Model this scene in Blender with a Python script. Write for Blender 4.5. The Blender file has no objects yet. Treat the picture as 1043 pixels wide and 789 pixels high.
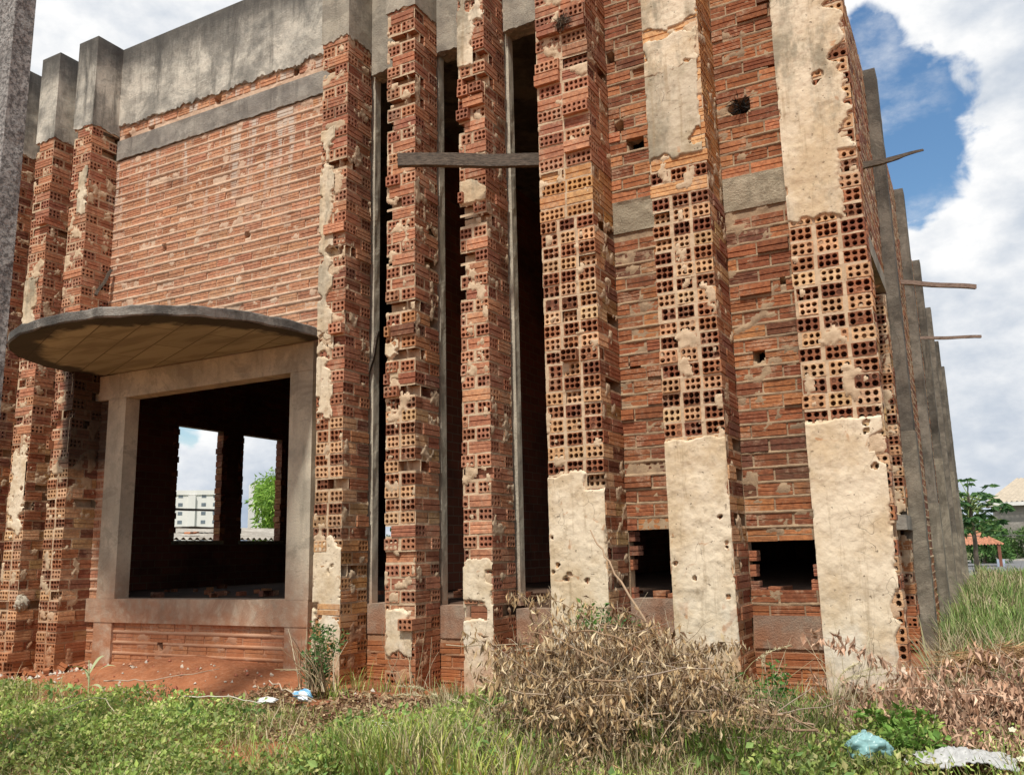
import bpy, math, random
import numpy as np
from mathutils import Vector, Matrix
random.seed(7); rng = np.random.default_rng(7)
C = bpy.context.scene.collection
R = math.radians

# ------------------------------------------------------------------ noise
_L = rng.random((256, 256))
def vn(x, y, s=0):
    x = np.asarray(x, float) + s*17.31; y = np.asarray(y, float) + s*9.77
    xi = np.floor(x).astype(int); yi = np.floor(y).astype(int)
    fx = x-xi; fy = y-yi; fx = fx*fx*(3-2*fx); fy = fy*fy*(3-2*fy)
    a = _L[xi & 255, yi & 255]; b = _L[(xi+1) & 255, yi & 255]; c = _L[xi & 255, (yi+1) & 255]; d = _L[(xi+1) & 255, (yi+1) & 255]
    return (a*(1-fx)+b*fx)*(1-fy)+(c*(1-fx)+d*fx)*fy
def fbm(x, y, s=0, o=4):
    r = 0; a = .5; t = 0
    for i in range(o):
        r = r+a*vn(np.asarray(x)*2**i, np.asarray(y)*2**i, s+i*3.1); t += a; a *= .5
    return r/t
def sm(a, b, x):
    t = np.clip((np.asarray(x, float)-a)/(b-a), 0, 1); return t*t*(3-2*t)

# ------------------------------------------------------------------ mesh builder
class MB:
    def __init__(s): s.b = []; s.n = 0
    def add(s, V, F, col=(.5, .5, .5), mat=0, smooth=False):
        V = np.nan_to_num(np.asarray(V, float).reshape(-1, 3)); F = np.asarray(F, int)
        if len(F) == 0: return
        c = np.broadcast_to(np.asarray(col, float), (len(V), 3))
        s.b.append((V, F+s.n, c, mat, smooth)); s.n += len(V)
    def build(s, name, mats, parent=None):
        me = bpy.data.meshes.new(name)
        V = np.concatenate([b[0] for b in s.b]); Cc = np.concatenate([b[2] for b in s.b])
        tot = np.concatenate([np.full(len(b[1]), b[1].shape[1]) for b in s.b])
        idx = np.concatenate([b[1].ravel() for b in s.b])
        me.vertices.add(len(V)); me.vertices.foreach_set('co', V.ravel())
        me.loops.add(len(idx)); me.loops.foreach_set('vertex_index', idx.astype(np.int32))
        me.polygons.add(len(tot)); st = np.concatenate([[0], np.cumsum(tot)[:-1]])
        me.polygons.foreach_set('loop_start', st.astype(np.int32))
        me.polygons.foreach_set('loop_total', tot.astype(np.int32))
        me.polygons.foreach_set('material_index', np.concatenate([np.full(len(b[1]), b[3]) for b in s.b]).astype(np.int32))
        me.polygons.foreach_set('use_smooth', np.concatenate([np.full(len(b[1]), b[4]) for b in s.b]))
        a = me.color_attributes.new('tint', 'FLOAT_COLOR', 'POINT')
        a.data.foreach_set('color', np.concatenate([Cc, np.ones((len(Cc), 1))], 1).ravel().astype(np.float32))
        me.update(calc_edges=True); me.validate()
        for m in (mats if isinstance(mats, (list, tuple)) else [mats]): me.materials.append(m)
        o = bpy.data.objects.new(name, me); C.objects.link(o)
        if parent is not None: o.parent = parent
        return o
    def box(s, x0, x1, y0, y1, z0, z1, col=(.5, .5, .5), mat=0):
        V = [(x, y, z) for z in (z0, z1) for y in (y0, y1) for x in (x0, x1)]
        s.add(V, [(0, 1, 5, 4), (1, 3, 7, 5), (3, 2, 6, 7), (2, 0, 4, 6), (4, 5, 7, 6), (0, 2, 3, 1)], col, mat)
    def tube(s, pts, r, n=6, col=(.5, .5, .5), mat=0, cap=True):
        P = np.asarray(pts, float); m = len(P); r = np.broadcast_to(r, (m,)) if np.ndim(r) else np.full(m, r)
        T = np.gradient(P, axis=0); T /= np.linalg.norm(T, axis=1)[:, None]+1e-9
        up = np.array([0, 0, 1.]) if abs(T[0][2]) < .9 else np.array([1., 0, 0])
        V = []
        for i in range(m):
            a = np.cross(T[i], up); a /= np.linalg.norm(a)+1e-9; b = np.cross(a, T[i])
            for k in range(n):
                t = 2*math.pi*k/n; V.append(P[i]+r[i]*(math.cos(t)*a+math.sin(t)*b))
        F = [(i*n+k, i*n+(k+1) % n, (i+1)*n+(k+1) % n, (i+1)*n+k) for i in range(m-1) for k in range(n)]
        s.add(V, F, col, mat, True)
        if cap:
            for e in (0, m-1):
                s.add(np.array(V[e*n:(e+1)*n]), [tuple(range(n))], col, mat)

def thing(name, label, cat, loc=(0, 0, 0), group=None):
    o = bpy.data.objects.new(name, None); C.objects.link(o); o.location = loc; o.empty_display_size = .1
    o['label'] = label; o['category'] = cat
    if group: o['group'] = group
    return o
def tag(o, label=None, cat=None, group=None, kind=None):
    if label: o['label'] = label
    if cat: o['category'] = cat
    if group: o['group'] = group
    if kind: o['kind'] = kind
    return o

# ------------------------------------------------------------------ materials
class NT:
    def __init__(s, name):
        s.m = bpy.data.materials.new(name); s.m.use_nodes = True; s.t = s.m.node_tree; s.t.nodes.clear()
        s.out = s.n('ShaderNodeOutputMaterial'); s.p = s.n('ShaderNodeBsdfPrincipled')
        s.p.inputs['Roughness'].default_value = .9; s.p.inputs['Specular IOR Level'].default_value = .25
        s.l(s.p.outputs[0], s.out.inputs[0]); s.geo = s.n('ShaderNodeNewGeometry')
        s.pos = s.geo.outputs['Position']
    def n(s, k, **a):
        x = s.t.nodes.new(k)
        for q, v in a.items(): setattr(x, q, v)
        return x
    def l(s, a, b): s.t.links.new(a, b)
    def put(s, inp, v):
        if isinstance(v, bpy.types.NodeSocket): s.l(v, inp)
        elif isinstance(v, (tuple, list)) and len(v) == 3 and inp.type == 'RGBA': inp.default_value = (*v, 1)
        else: inp.default_value = v
    def vec(s, scale):
        m = s.n('ShaderNodeMapping'); s.l(s.pos, m.inputs[0]); m.inputs['Scale'].default_value = scale; return m.outputs[0]
    def noise(s, scale, detail=5, rough=.6, vec=None, dist=0.):
        x = s.n('ShaderNodeTexNoise'); x.inputs['Scale'].default_value = scale; x.inputs['Detail'].default_value = detail
        x.inputs['Roughness'].default_value = rough; x.inputs['Distortion'].default_value = dist
        s.l(vec if vec is not None else s.pos, x.inputs['Vector']); return x.outputs[0]
    def ramp(s, v, a, b, lo=0., hi=1.):
        x = s.n('ShaderNodeMapRange', interpolation_type='SMOOTHSTEP'); s.put(x.inputs[0], v)
        x.inputs[1].default_value = a; x.inputs[2].default_value = b; x.inputs[3].default_value = lo; x.inputs[4].default_value = hi
        return x.outputs[0]
    def mix(s, f, a, b, mode='MIX'):
        x = s.n('ShaderNodeMix', data_type='RGBA', blend_type=mode); s.put(x.inputs[0], f); s.put(x.inputs[6], a); s.put(x.inputs[7], b); return x.outputs[2]
    def math(s, op, a, b=0.):
        x = s.n('ShaderNodeMath', operation=op); s.put(x.inputs[0], a); s.put(x.inputs[1], b); return x.outputs[0]
    def z(s):
        x = s.n('ShaderNodeSeparateXYZ'); s.l(s.pos, x.inputs[0]); return x.outputs
    def attr(s):
        x = s.n('ShaderNodeAttribute', attribute_name='tint'); return x.outputs[0]
    def bump(s, h, d, st=1.):
        x = s.n('ShaderNodeBump'); x.inputs['Distance'].default_value = d; x.inputs['Strength'].default_value = st
        s.l(h, x.inputs['Height']); s.l(x.outputs[0], s.p.inputs['Normal'])
    def done(s, col): s.put(s.p.inputs['Base Color'], col); return s.m

def canopy_shade_mould(t, c):  # canopy's shade on the outer pier, painted dark together with some mould
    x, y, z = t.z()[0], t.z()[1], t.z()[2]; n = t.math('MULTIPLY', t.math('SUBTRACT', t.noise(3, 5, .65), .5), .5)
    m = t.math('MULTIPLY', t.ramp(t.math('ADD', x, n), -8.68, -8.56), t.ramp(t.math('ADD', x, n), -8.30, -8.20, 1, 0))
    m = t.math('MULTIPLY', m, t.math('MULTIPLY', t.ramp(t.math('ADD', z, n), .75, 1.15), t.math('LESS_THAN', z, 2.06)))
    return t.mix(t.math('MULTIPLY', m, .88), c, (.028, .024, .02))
SOIL = (.36, .125, .045)
def soil_splash(t, col, top=-.15, amt=.8):
    # red earth splashed up the foot of the walls
    z = t.z()[2]; n = t.noise(1.6, 5); h = t.math('ADD', z, t.math('MULTIPLY', t.math('SUBTRACT', n, .5), .8))
    f = t.ramp(h, top, -1.05, 0., amt); f = t.math('MULTIPLY', f, t.ramp(t.noise(9, 4), .25, .6, .45, 1.))
    return t.mix(f, col, SOIL)

def m_brick():
    t = NT('clay_brick'); a = t.attr()
    c = t.mix(t.ramp(t.noise(35, 4), .3, .7), t.mix(1., a, (.78, .85, .75), 'MULTIPLY'), t.mix(1., a, (1.25, 1.42, 1.18), 'MULTIPLY'))
    dust = t.math('MULTIPLY', t.ramp(t.noise(7, 6, .7), .5, .66), t.ramp(t.noise(60, 3), .3, .6))
    c = t.mix(t.math('MULTIPLY', dust, .62), c, (.52, .37, .25))
    grime = t.ramp(t.noise(1.1, 5, .7), .52, .72)
    c = t.mix(t.math('MULTIPLY', grime, .55), c, (.07, .045, .033))
    xyz = t.z(); drip = t.math('MULTIPLY', t.ramp(t.noise(1, 5, .6, t.vec((9, 9, .7))), .50, .60), t.ramp(xyz[2], 3.1, 4.4))
    drip = t.math('MULTIPLY', drip, t.math('MULTIPLY', t.math('LESS_THAN', xyz[0], -5.1), t.math('GREATER_THAN', xyz[1], 6.2))); c = t.mix(t.math('MULTIPLY', drip, .8), c, (.56, .50, .42))
    c = canopy_shade_mould(t, soil_splash(t, c))
    w = t.n('ShaderNodeTexWave', wave_type='BANDS', bands_direction='Z'); t.l(t.pos, w.inputs[0]); w.inputs['Scale'].default_value = 32; w.inputs['Distortion'].default_value = 1.2; w.inputs['Detail'].default_value = 1
    t.bump(t.math('ADD', t.math('MULTIPLY', w.outputs[1], .35), t.noise(90, 3)), .004, .7)
    return t.done(c)
def m_mortar(name, col, dark, splash=True):
    t = NT(name); c = t.mix(t.ramp(t.noise(9, 6, .7), .35, .65), dark, col)
    c = t.mix(t.math('MULTIPLY', t.ramp(t.noise(1.3, 5, .7), .55, .75), .5), c, (.09, .07, .05))
    if splash: c = canopy_shade_mould(t, soil_splash(t, c))
    t.bump(t.noise(120, 4, .7), .006, .8); return t.done(c)
def m_plaster(name, light, tan):
    t = NT(name); c = t.mix(t.ramp(t.noise(2.2, 6, .65), .38, .62), tan, light)
    c = t.mix(t.math('MULTIPLY', t.ramp(t.noise(14, 6, .7), .52, .68), .55), c, tuple(x*.62 for x in tan))
    c = t.mix(t.math('MULTIPLY', t.ramp(t.noise(5, 3, .5, dist=1.5), .66, .72), .7), c, (.42, .2, .09))
    z = t.z()[2]
    gr = t.math('MULTIPLY', t.ramp(t.noise(1.1, 6, .72, t.vec((2.6, 2.6, .9))), .44, .60), t.ramp(z, 1.2, 3.0, 0., .85))
    c = t.mix(gr, c, (.24, .21, .15)); c = soil_splash(t, c, -.55, .6)
    v = t.n('ShaderNodeTexVoronoi', feature='F1'); t.l(t.pos, v.inputs['Vector']); v.inputs['Scale'].default_value = 22
    pit = t.ramp(t.noise(34, 3, .5), .68, .72); c = t.mix(t.math('MULTIPLY', pit, .6), c, (.16, .11, .07))
    c = t.mix(t.math('MULTIPLY', t.ramp(t.noise(1.7, 5, .7), .5, .62), .5), c, t.mix(t.ramp(z, -.2, -.7), light, (.74, .71, .62)))
    c = t.mix(t.math('MULTIPLY', t.ramp(t.noise(1, 6, .7, t.vec((14, 14, 1.1))), .54, .68), .5), c, (.30, .22, .13))
    cw = t.n('ShaderNodeTexVoronoi', feature='DISTANCE_TO_EDGE'); dm = t.n('ShaderNodeVectorMath', operation='ADD'); nn = t.n('ShaderNodeTexNoise'); nn.inputs['Scale'].default_value = 3; t.l(t.pos, nn.inputs[0]); t.l(t.pos, dm.inputs[0]); t.l(nn.outputs[1], dm.inputs[1]); t.l(dm.outputs[0], cw.inputs['Vector']); cw.inputs['Scale'].default_value = 3.2
    crk = t.math('MULTIPLY', t.ramp(cw.outputs[0], .0, .006, 1, 0), t.ramp(t.noise(2.3, 3), .56, .64)); c = t.mix(t.math('MULTIPLY', crk, .4), c, (.13, .09, .06))
    t.bump(t.math('SUBTRACT', t.math('ADD', t.noise(16, 5, .6), t.math('MULTIPLY', v.outputs[0], .12)), t.math('ADD', pit, crk)), .012, .7); return t.done(c)
def m_concrete(name, light, dark, streak=.7, splash=True, rough=.012, seed=0., top=None, wet=.1):
    t = NT(name); v = t.vec((2.6, 2.6, .35)); mp = t.vec((1, 1, 1)); mp.node.inputs['Location'].default_value = (seed, seed, 0)
    c = t.mix(t.ramp(t.noise(2.3, 7, .72, mp), .36, .62), dark, light)
    c = t.mix(t.math('MULTIPLY', t.ramp(t.noise(1.6, 6, .7, v), .5, .7), streak), c, tuple(x*.33 for x in dark))
    c = t.mix(t.math('MULTIPLY', t.ramp(t.noise(45, 4, .7), .5, .7), .4), c, tuple(x*.55 for x in light))
    c = t.mix(t.math('MULTIPLY', t.ramp(t.noise(1.4, 6, .75, mp, 1.2), .50, .56), .42), c, tuple(x*.6 for x in dark))
    if top is not None:
        z = t.z()[2]; h = t.math('ADD', z, t.math('MULTIPLY', t.noise(4, 5, .7, v), .5))
        c = t.mix(t.ramp(h, top-.1, top+.42, 0., .85), c, (.055, .052, .048))
    if splash: c = soil_splash(t, c, wet, .9)
    t.bump(t.math('ADD', t.noise(70, 5, .75), t.noise(8, 3)), rough, .8); return t.done(c)
def m_wood(name, col, dark):
    t = NT(name); c = t.mix(t.ramp(t.noise(3, 5, .7, t.vec((3, 12, 40))), .35, .65), dark, col)
    t.bump(t.noise(6, 4, .7, t.vec((3, 12, 50))), .008, .8); return t.done(c)
def m_leaf(name='leaf', trans=.3, rough=.6):
    t = NT(name); a = t.attr(); t.p.inputs['Roughness'].default_value = rough
    c = t.mix(t.noise(25, 2), t.mix(1., a, (.75, .78, .7), 'MULTIPLY'), t.mix(1., a, (1.25, 1.22, 1.2), 'MULTIPLY'))
    if trans:
        tr = t.n('ShaderNodeBsdfTranslucent'); t.l(c, tr.inputs[0]); mx = t.n('ShaderNodeMixShader'); mx.inputs[0].default_value = trans
        t.l(t.p.outputs[0], mx.inputs[1]); t.l(tr.outputs[0], mx.inputs[2]); t.l(mx.outputs[0], t.out.inputs[0])
    return t.done(c)
def m_plain(name, col, var=.25, rough=.9, scale=6, bump=.004):
    t = NT(name); t.p.inputs['Roughness'].default_value = rough
    c = t.mix(t.ramp(t.noise(scale, 6, .7), .3, .7), tuple(x*(1-var) for x in col), tuple(min(1, x*(1+var)) for x in col))
    t.bump(t.noise(scale*8, 4), bump, .6); return t.done(c)
def m_tint(name, rough=.85):
    t = NT(name); t.p.inputs['Roughness'].default_value = rough; a = t.attr()
    c = t.mix(t.noise(14, 5, .7), t.mix(1., a, (.7, .7, .7), 'MULTIPLY'), t.mix(1., a, (1.2, 1.2, 1.2), 'MULTIPLY')); t.bump(t.noise(60, 3), .003, .5); return t.done(c)

BR = m_brick()
MO = m_mortar('lime_mortar', (.60, .46, .31), (.46, .34, .22))
MOW = m_mortar('wall_mortar', (.62, .45, .32), (.48, .32, .22))
MOR = m_mortar('brown_mortar', (.44, .32, .20), (.28, .195, .125))
PL = m_plaster('rough_plaster', (.68, .58, .43), (.54, .42, .27))
PLG = m_plaster('grey_render', (.54, .46, .34), (.40, .33, .22))
CO = m_concrete('weathered_concrete', (.42, .38, .30), (.27, .245, .2), .6)
COP = m_concrete('parapet_concrete', (.62, .58, .49), (.25, .24, .21), .95, False, top=5.74)
COL_ = m_concrete('frame_concrete', (.60, .54, .42), (.42, .38, .30), .45, rough=.008, wet=.3)
COD = m_concrete('dark_concrete', (.20, .175, .14), (.085, .075, .062), .85, False)
COG = m_concrete('band_concrete', (.36, .33, .28), (.22, .2, .175), .6, False)
WD = m_wood('grey_wood', (.16, .13, .10), (.06, .05, .04))
LF = m_leaf(); DL = m_leaf('dry_leaf', .15, .8)
TN = m_tint('painted')

# ------------------------------------------------------------------ brickwork kit
class Fr:            # local frame: u along the face, w into the masonry, v up
    def __init__(s, o, du, dw): s.o = np.array(o, float); s.du = np.array(du, float); s.dw = np.array(dw, float)
    def p(s, u, w, v):
        u = np.asarray(u, float)[..., None]; w = np.asarray(w, float)[..., None]; v = np.asarray(v, float)[..., None]
        return s.o+u*s.du+w*s.dw+v*np.array([0, 0, 1.])
def patch_pts(cor, nrm, s, t, d):
    a, b, c, e = cor; s = s[:, None]; t = t[:, None]
    return a*(1-s)*(1-t)+b*s*(1-t)+c*s*t+e*(1-s)*t-nrm*d[:, None]
def holes(mb, cor, nrm, w, h, col, rad, mat=0):
    nc = max(1, round(w/.046)); nr = 2
    ang = np.arange(8)*math.pi/4
    for i in range(nc):
        for j in range(nr):
            cw, ch = 1/nc, 1/nr; cs, ct = (i+.5)*cw, (j+.5)*ch
            if nc > 2: cs = .5+(cs-.5)*.97
            os_ = np.clip(np.cos(ang)*1.45, -1, 1)*cw/2; ot = np.clip(np.sin(ang)*1.45, -1, 1)*ch/2
            rr = rad*random.uniform(.86, 1.12); a = random.uniform(.9, 1.1)
            hs = np.cos(ang)*rr/w*a; ht = np.sin(ang)*rr/h/a
            if random.random() < .08:      # choked with mortar
                dd = np.full(8, random.choice((.003, .012, .02)))
            else: dd = np.full(8, .07)
            S = np.concatenate([(i+.5)*cw+os_, cs+hs, cs+hs*.9]); T = np.concatenate([(j+.5)*ch+ot, ct+ht, ct+ht*.9])
            D = np.concatenate([np.zeros(16), dd])
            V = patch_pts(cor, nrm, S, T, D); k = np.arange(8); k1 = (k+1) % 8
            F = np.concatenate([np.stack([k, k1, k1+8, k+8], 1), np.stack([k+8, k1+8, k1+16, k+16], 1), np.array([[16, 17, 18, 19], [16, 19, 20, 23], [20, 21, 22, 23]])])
            cc = np.tile(np.array(col), (24, 1)); cc[8:16] *= .8; cc[16:] *= .5  # clay tinted darker with depth: shade inside the holes put into the colour
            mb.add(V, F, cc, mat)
_G1 = (np.array([0, .42, .45, .51, .54, 1]), np.array([0, 0, .008, .008, 0, 0]))
_G2 = (np.array([0, .26, .3, .36, .4, .62, .66, .71, .75, 1]), np.array([0, 0, .0035, .0035, 0, 0, .0035, .0035, 0, 0]))
def grooves(mb, cor, nrm, col, mat=0, kind=None):
    T, D = random.choice((_G1, _G1, _G1, _G2)) if kind is None else kind
    n = len(T); S = np.concatenate([np.zeros(n), np.ones(n)])
    V = patch_pts(cor, nrm, S, np.concatenate([T, T]), np.concatenate([D, D]))
    k = np.arange(n-1); mb.add(V, np.stack([k, k+n, k+n+1, k+1], 1), col, mat)
def brick(mb, fr, u0, u1, v0, v1, w0, w1, front, right=None, left=None, col=(.33, .13, .08), rad=.0165, mat=0):
    j = lambda: random.uniform(-.0022, .0022)
    P = {}
    for a, u in ((0, u0), (1, u1)):
        for b, v in ((0, v0), (1, v1)):
            for c, w in ((0, w0), (1, w1)):
                P[a, b, c] = fr.p(u+j(), w+j(), v+j())
    f = [P[0, 0, 0], P[1, 0, 0], P[1, 1, 0], P[0, 1, 0]]
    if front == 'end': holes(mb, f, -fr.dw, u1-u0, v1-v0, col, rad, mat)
    else: grooves(mb, f, -fr.dw, col, mat)
    r = [P[1, 0, 0], P[1, 0, 1], P[1, 1, 1], P[1, 1, 0]]
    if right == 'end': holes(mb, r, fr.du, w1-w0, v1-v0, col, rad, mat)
    elif right == 'str': grooves(mb, r, fr.du, col, mat)
    else: mb.add(r, [(0, 1, 2, 3)], col, mat)
    l = [P[0, 0, 1], P[0, 0, 0], P[0, 1, 0], P[0, 1, 1]]
    if left == 'str': grooves(mb, l, -fr.du, col, mat)
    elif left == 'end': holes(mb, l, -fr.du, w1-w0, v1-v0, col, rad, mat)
    else: mb.add(l, [(0, 1, 2, 3)], col, mat)
    mb.add([P[0, 1, 0], P[1, 1, 0], P[1, 1, 1], P[0, 1, 1], P[0, 0, 0], P[1, 0, 0], P[1, 0, 1], P[0, 0, 1]], [(0, 1, 2, 3), (4, 5, 6, 7)], col, mat)
def sheet(mb, fr, u0, u1, v0, v1, res, hf, col=(.5, .5, .5), mat=1, mask=None, w0=0.):
    nu = max(2, int(math.ceil((u1-u0)/res))+1); nv = max(2, int(math.ceil((v1-v0)/res))+1)
    U, Vv = np.meshgrid(np.linspace(u0, u1, nu), np.linspace(v0, v1, nv))
    H = hf(U, Vv); P = fr.p(U, w0-H, Vv).reshape(-1, 3)
    i = np.arange(nu-1); jx = np.arange(nv-1); I, J = np.meshgrid(i, jx); b = (J*nu+I).ravel()
    F = np.stack([b, b+1, b+1+nu, b+nu], 1)
    if mask is not None:
        M = mask(U, Vv).ravel(); F = F[M[F].any(1)]
    mb.add(P, F, col, mat, True)

PAL = {
 'pink': [(.42, .165, .105), (.36, .13, .085), (.47, .2, .13), (.30, .11, .075), (.38, .15, .1)],
 'mix': [(.33, .115, .07), (.27, .085, .055), (.40, .165, .09), (.18, .065, .047), (.34, .125, .075), (.22, .08, .06)],
 'deep': [(.27, .088, .045), (.22, .07, .04), (.32, .11, .055), (.15, .055, .038), (.29, .095, .05), (.38, .145, .07), (.25, .08, .045)],
 'orange': [(.52, .24, .11), (.46, .20, .10), (.55, .28, .15)],
 'wall': [(.46, .20, .13), (.42, .175, .115), (.50, .23, .155), (.36, .145, .095), (.45, .195, .13)],
}
LIGHT = [(.60, .32, .20), (.55, .275, .17), (.50, .26, .165), (.62, .36, .24)]
MAROON = [(.25, .085, .05), (.30, .105, .06), (.21, .07, .042), (.36, .14, .08)]
def vary(c, a=.1):
    k = random.uniform(1-a, 1+a); return tuple(x*k*random.uniform(.96, 1.04) for x in c)
CP = .105; BH = .089; Z0 = -1.22

def masonry(mb, fr, W, Dp, zlo, zhi, zone, seed, smear=.5, miss=(), pmiss=.02, ncol=2, mort=1, holesr=(), left='str', flush=0.):
    """pier: zone(z) -> (pattern, palette, pmiss, protrusion)"""
    gone = []; gside = []; rows = []
    k0 = int(math.ceil((zlo-Z0)/CP)); k1 = int((zhi-Z0)/CP)
    for k in range(k0, k1):
        v0 = Z0+k*CP+random.uniform(-.002, .002); v1 = v0+BH; zc = (v0+v1)/2
        pat, pal, pm, pr = zone(zc); shift = random.gauss(0, .003)
        pm = pm+pmiss; cs = PAL[pal]
        runs = []
        if pat == 'E':
            g = .024; bw = W/ncol
            lightrow = (k % 2 == 0)
            for i in range(ncol):
                lr = lightrow if random.random() > .14 else False
                runs.append((i*bw+(g/2 if i else .002), (i+1)*bw-(g/2 if i < ncol-1 else 0), 'end', random.choice(LIGHT if lr else MAROON), .0162 if lr else .0190))
            dep = .19 if lightrow else .10
        elif pat == 'A' and k % 2 == 0:
            n = 2; bw = W/n
            for i in range(n): runs.append((i*bw+(.012 if i else .002), (i+1)*bw-(.012 if i < n-1 else 0), 'end', random.choice(cs), .0155))
            dep = .22
        elif pat == 'S':
            runs.append((0.002, W, 'str', random.choice(cs), .0155)); dep = .14
        else:
            if W < .4:
                hb = .048 if random.random() < .75 else .0
                if hb: runs.append((.002, hb, 'end', random.choice(cs), .0155))
                runs.append((hb+.016 if hb else .002, W, 'str', random.choice(cs), .0155))
            else:
                runs += [(.002, W/2-.006, 'str', random.choice(cs), .0155), (W/2+.006, W, 'str', random.choice(cs), .0155)]
            dep = .14
        here = []; ng = len(gone)
        for i, (a, b, ty, c, rad) in enumerate(runs):
            uc = (a+b)/2; lastb = i == len(runs)-1
            if any(abs(uc-m[0]) < (b-a)/2+m[2]*.3 and abs(zc-m[1]) < m[2] for m in miss) or random.random() < pm:
                gone.append((a, b, v0-.006, v1+.006)); continue
            pz = random.gauss(0, .0035)+(random.uniform(.02, .055) if random.random() < pr else 0)-(random.uniform(.015, .04) if random.random() < .03 else 0)
            if pm+pr <= .0061: pz = min(pz, .001)
            wz = random.gauss(0, .003); a += wz; b += wz
            if i == 0 and pat != 'S' and random.random() < (.3 if pat == 'A' and W < .4 else .1): a += random.uniform(.015, .06 if ty == 'str' else .025)
            if b-a < .03: gone.append((0, b, v0-.006, v1+.006)); continue
            here.append((a+shift, b+shift))
            brick(mb, fr, a+shift, b+shift, v0, v1, -pz, dep, ty, ('str' if ty == 'end' else 'end') if lastb else None, (left if i == 0 else None), vary(c), rad)
        # the courses behind, seen on the flank
        a0 = dep+.014; e = Dp-a0
        c2 = random.choice(cs) if pat != 'E' else random.choice(cs+[(.42, .24, .13)])
        sd = [(0, dep)] if here and here[-1][1] > W-.02 else []
        if random.random() > .05 and e > .03:
            sd.append((a0, Dp)); brick(mb, fr, W-.12+shift, W+random.gauss(0, .004), v0, v1, a0, Dp, 'str', 'end' if (e < .17 and pat != 'E') else 'str', None, vary(c2))
        rows.append((v0, v1, gone[ng:], here, sd))
    def hf(U, Vv):
        f = fbm(U*45, Vv*45, seed+5, 2); H = -.005+.007*(f-.5)+flush
        return H+.0095*sm(.665-.05*smear, .70-.05*smear, fbm(U*9, Vv*8, seed, 5)+.12*(fbm(U*3, Vv*2, seed+8, 2)-.5))
    def hs(U, Vv):
        f = fbm(U*45, Vv*45, seed+45, 2); H = -.005+.007*(f-.5)
        return H+.0095*sm(.665-.05*smear, .70-.05*smear, fbm(U*9, Vv*8, seed+40, 5)+.12*(fbm(U*3, Vv*2, seed+48, 2)-.5))
    f2 = Fr(fr.p(W, 0, 0), fr.dw, -fr.du)
    for F_, Wd_, H_, k_ in ((fr, W, hf, 3), (f2, Dp, hs, 4)):
        for q, row in enumerate(rows):
            v0, v1, nx = row[0], row[1], (rows[q+1][0] if q+1 < len(rows) else row[1]+.016)
            sheet(mb, F_, .002, Wd_-.002, v1-.003, nx+.003, .014, H_, mat=mort)
            u = .002
            for a, b in sorted(row[k_])+[(Wd_-.002, Wd_)]:
                if a-u > .004:
                    deep = a-u > .055 or any(abs(g_[0]-u) < .03 for g_ in (row[2] if k_ == 3 else ()))
                    sheet(mb, F_, u-.002, a+.002, v0-.002, v1+.002, .014, (lambda U, Vv, H_=H_: H_(U, Vv)-.08) if deep else H_, mat=mort)
                u = max(u, b)
        sheet(mb, F_, .002, Wd_-.002, zlo, zhi, .0115, H_, mat=mort, mask=lambda U, Vv, H_=H_: H_(U, Vv) >-.0005)
    p0 = fr.p(.07, .1, zlo); p1 = fr.p(W-.1, Dp, zhi)
    mb.box(min(p0[0], p1[0]), max(p0[0], p1[0]), min(p0[1], p1[1]), max(p0[1], p1[1]), zlo, zhi, mat=mort)

def plaster(name, fr, u0, u1, v0, v1, mat, parent, seed, th=.0125, ragged=.06, dots=(), cuts=(), res=.0085, right_rag=0., bulge=.012, label=None):
    mb = MB()
    def dist(U, Vv):
        ur = u1-right_rag*sm(.4, .75, fbm(U*0+3.3, Vv*5, seed+9, 3))
        d = np.minimum(np.minimum(U-u0+.02, ur-U), np.minimum(Vv-v0, v1-Vv))
        d = d+(fbm(U*9, Vv*9, seed, 5)-.5)*ragged*2.6
        for a, b, c, e in cuts:
            q = np.maximum(np.maximum(a-U, U-b), np.maximum(c-Vv, Vv-e)); d = np.minimum(d, q+(fbm(U*14, Vv*14, seed+3, 3)-.5)*.05)
        return d
    def hf(U, Vv):
        d = dist(U, Vv)
        H = -.012+(th+.012)*sm(-.004, .008, d)+bulge*(fbm(U*7, Vv*9, seed+1, 5)-.5)+.005*(fbm(U*38, Vv*30, seed+2, 3)-.5)
        for a, b, r in dots:
            q = np.hypot(U-a, Vv-b)/(r*(.8+.5*vn(U*60, Vv*60, seed))); H = np.where(q < 1, -.07, H)
        return H
    sheet(mb, fr, u0-.0, u1+.0, v0-.08, v1+.08, res, hf, mat=0, mask=lambda U, Vv: dist(U, Vv) > -.006)
    o = mb.build(name, mat, parent)
    if label: o['label'] = label
    return o

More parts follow.
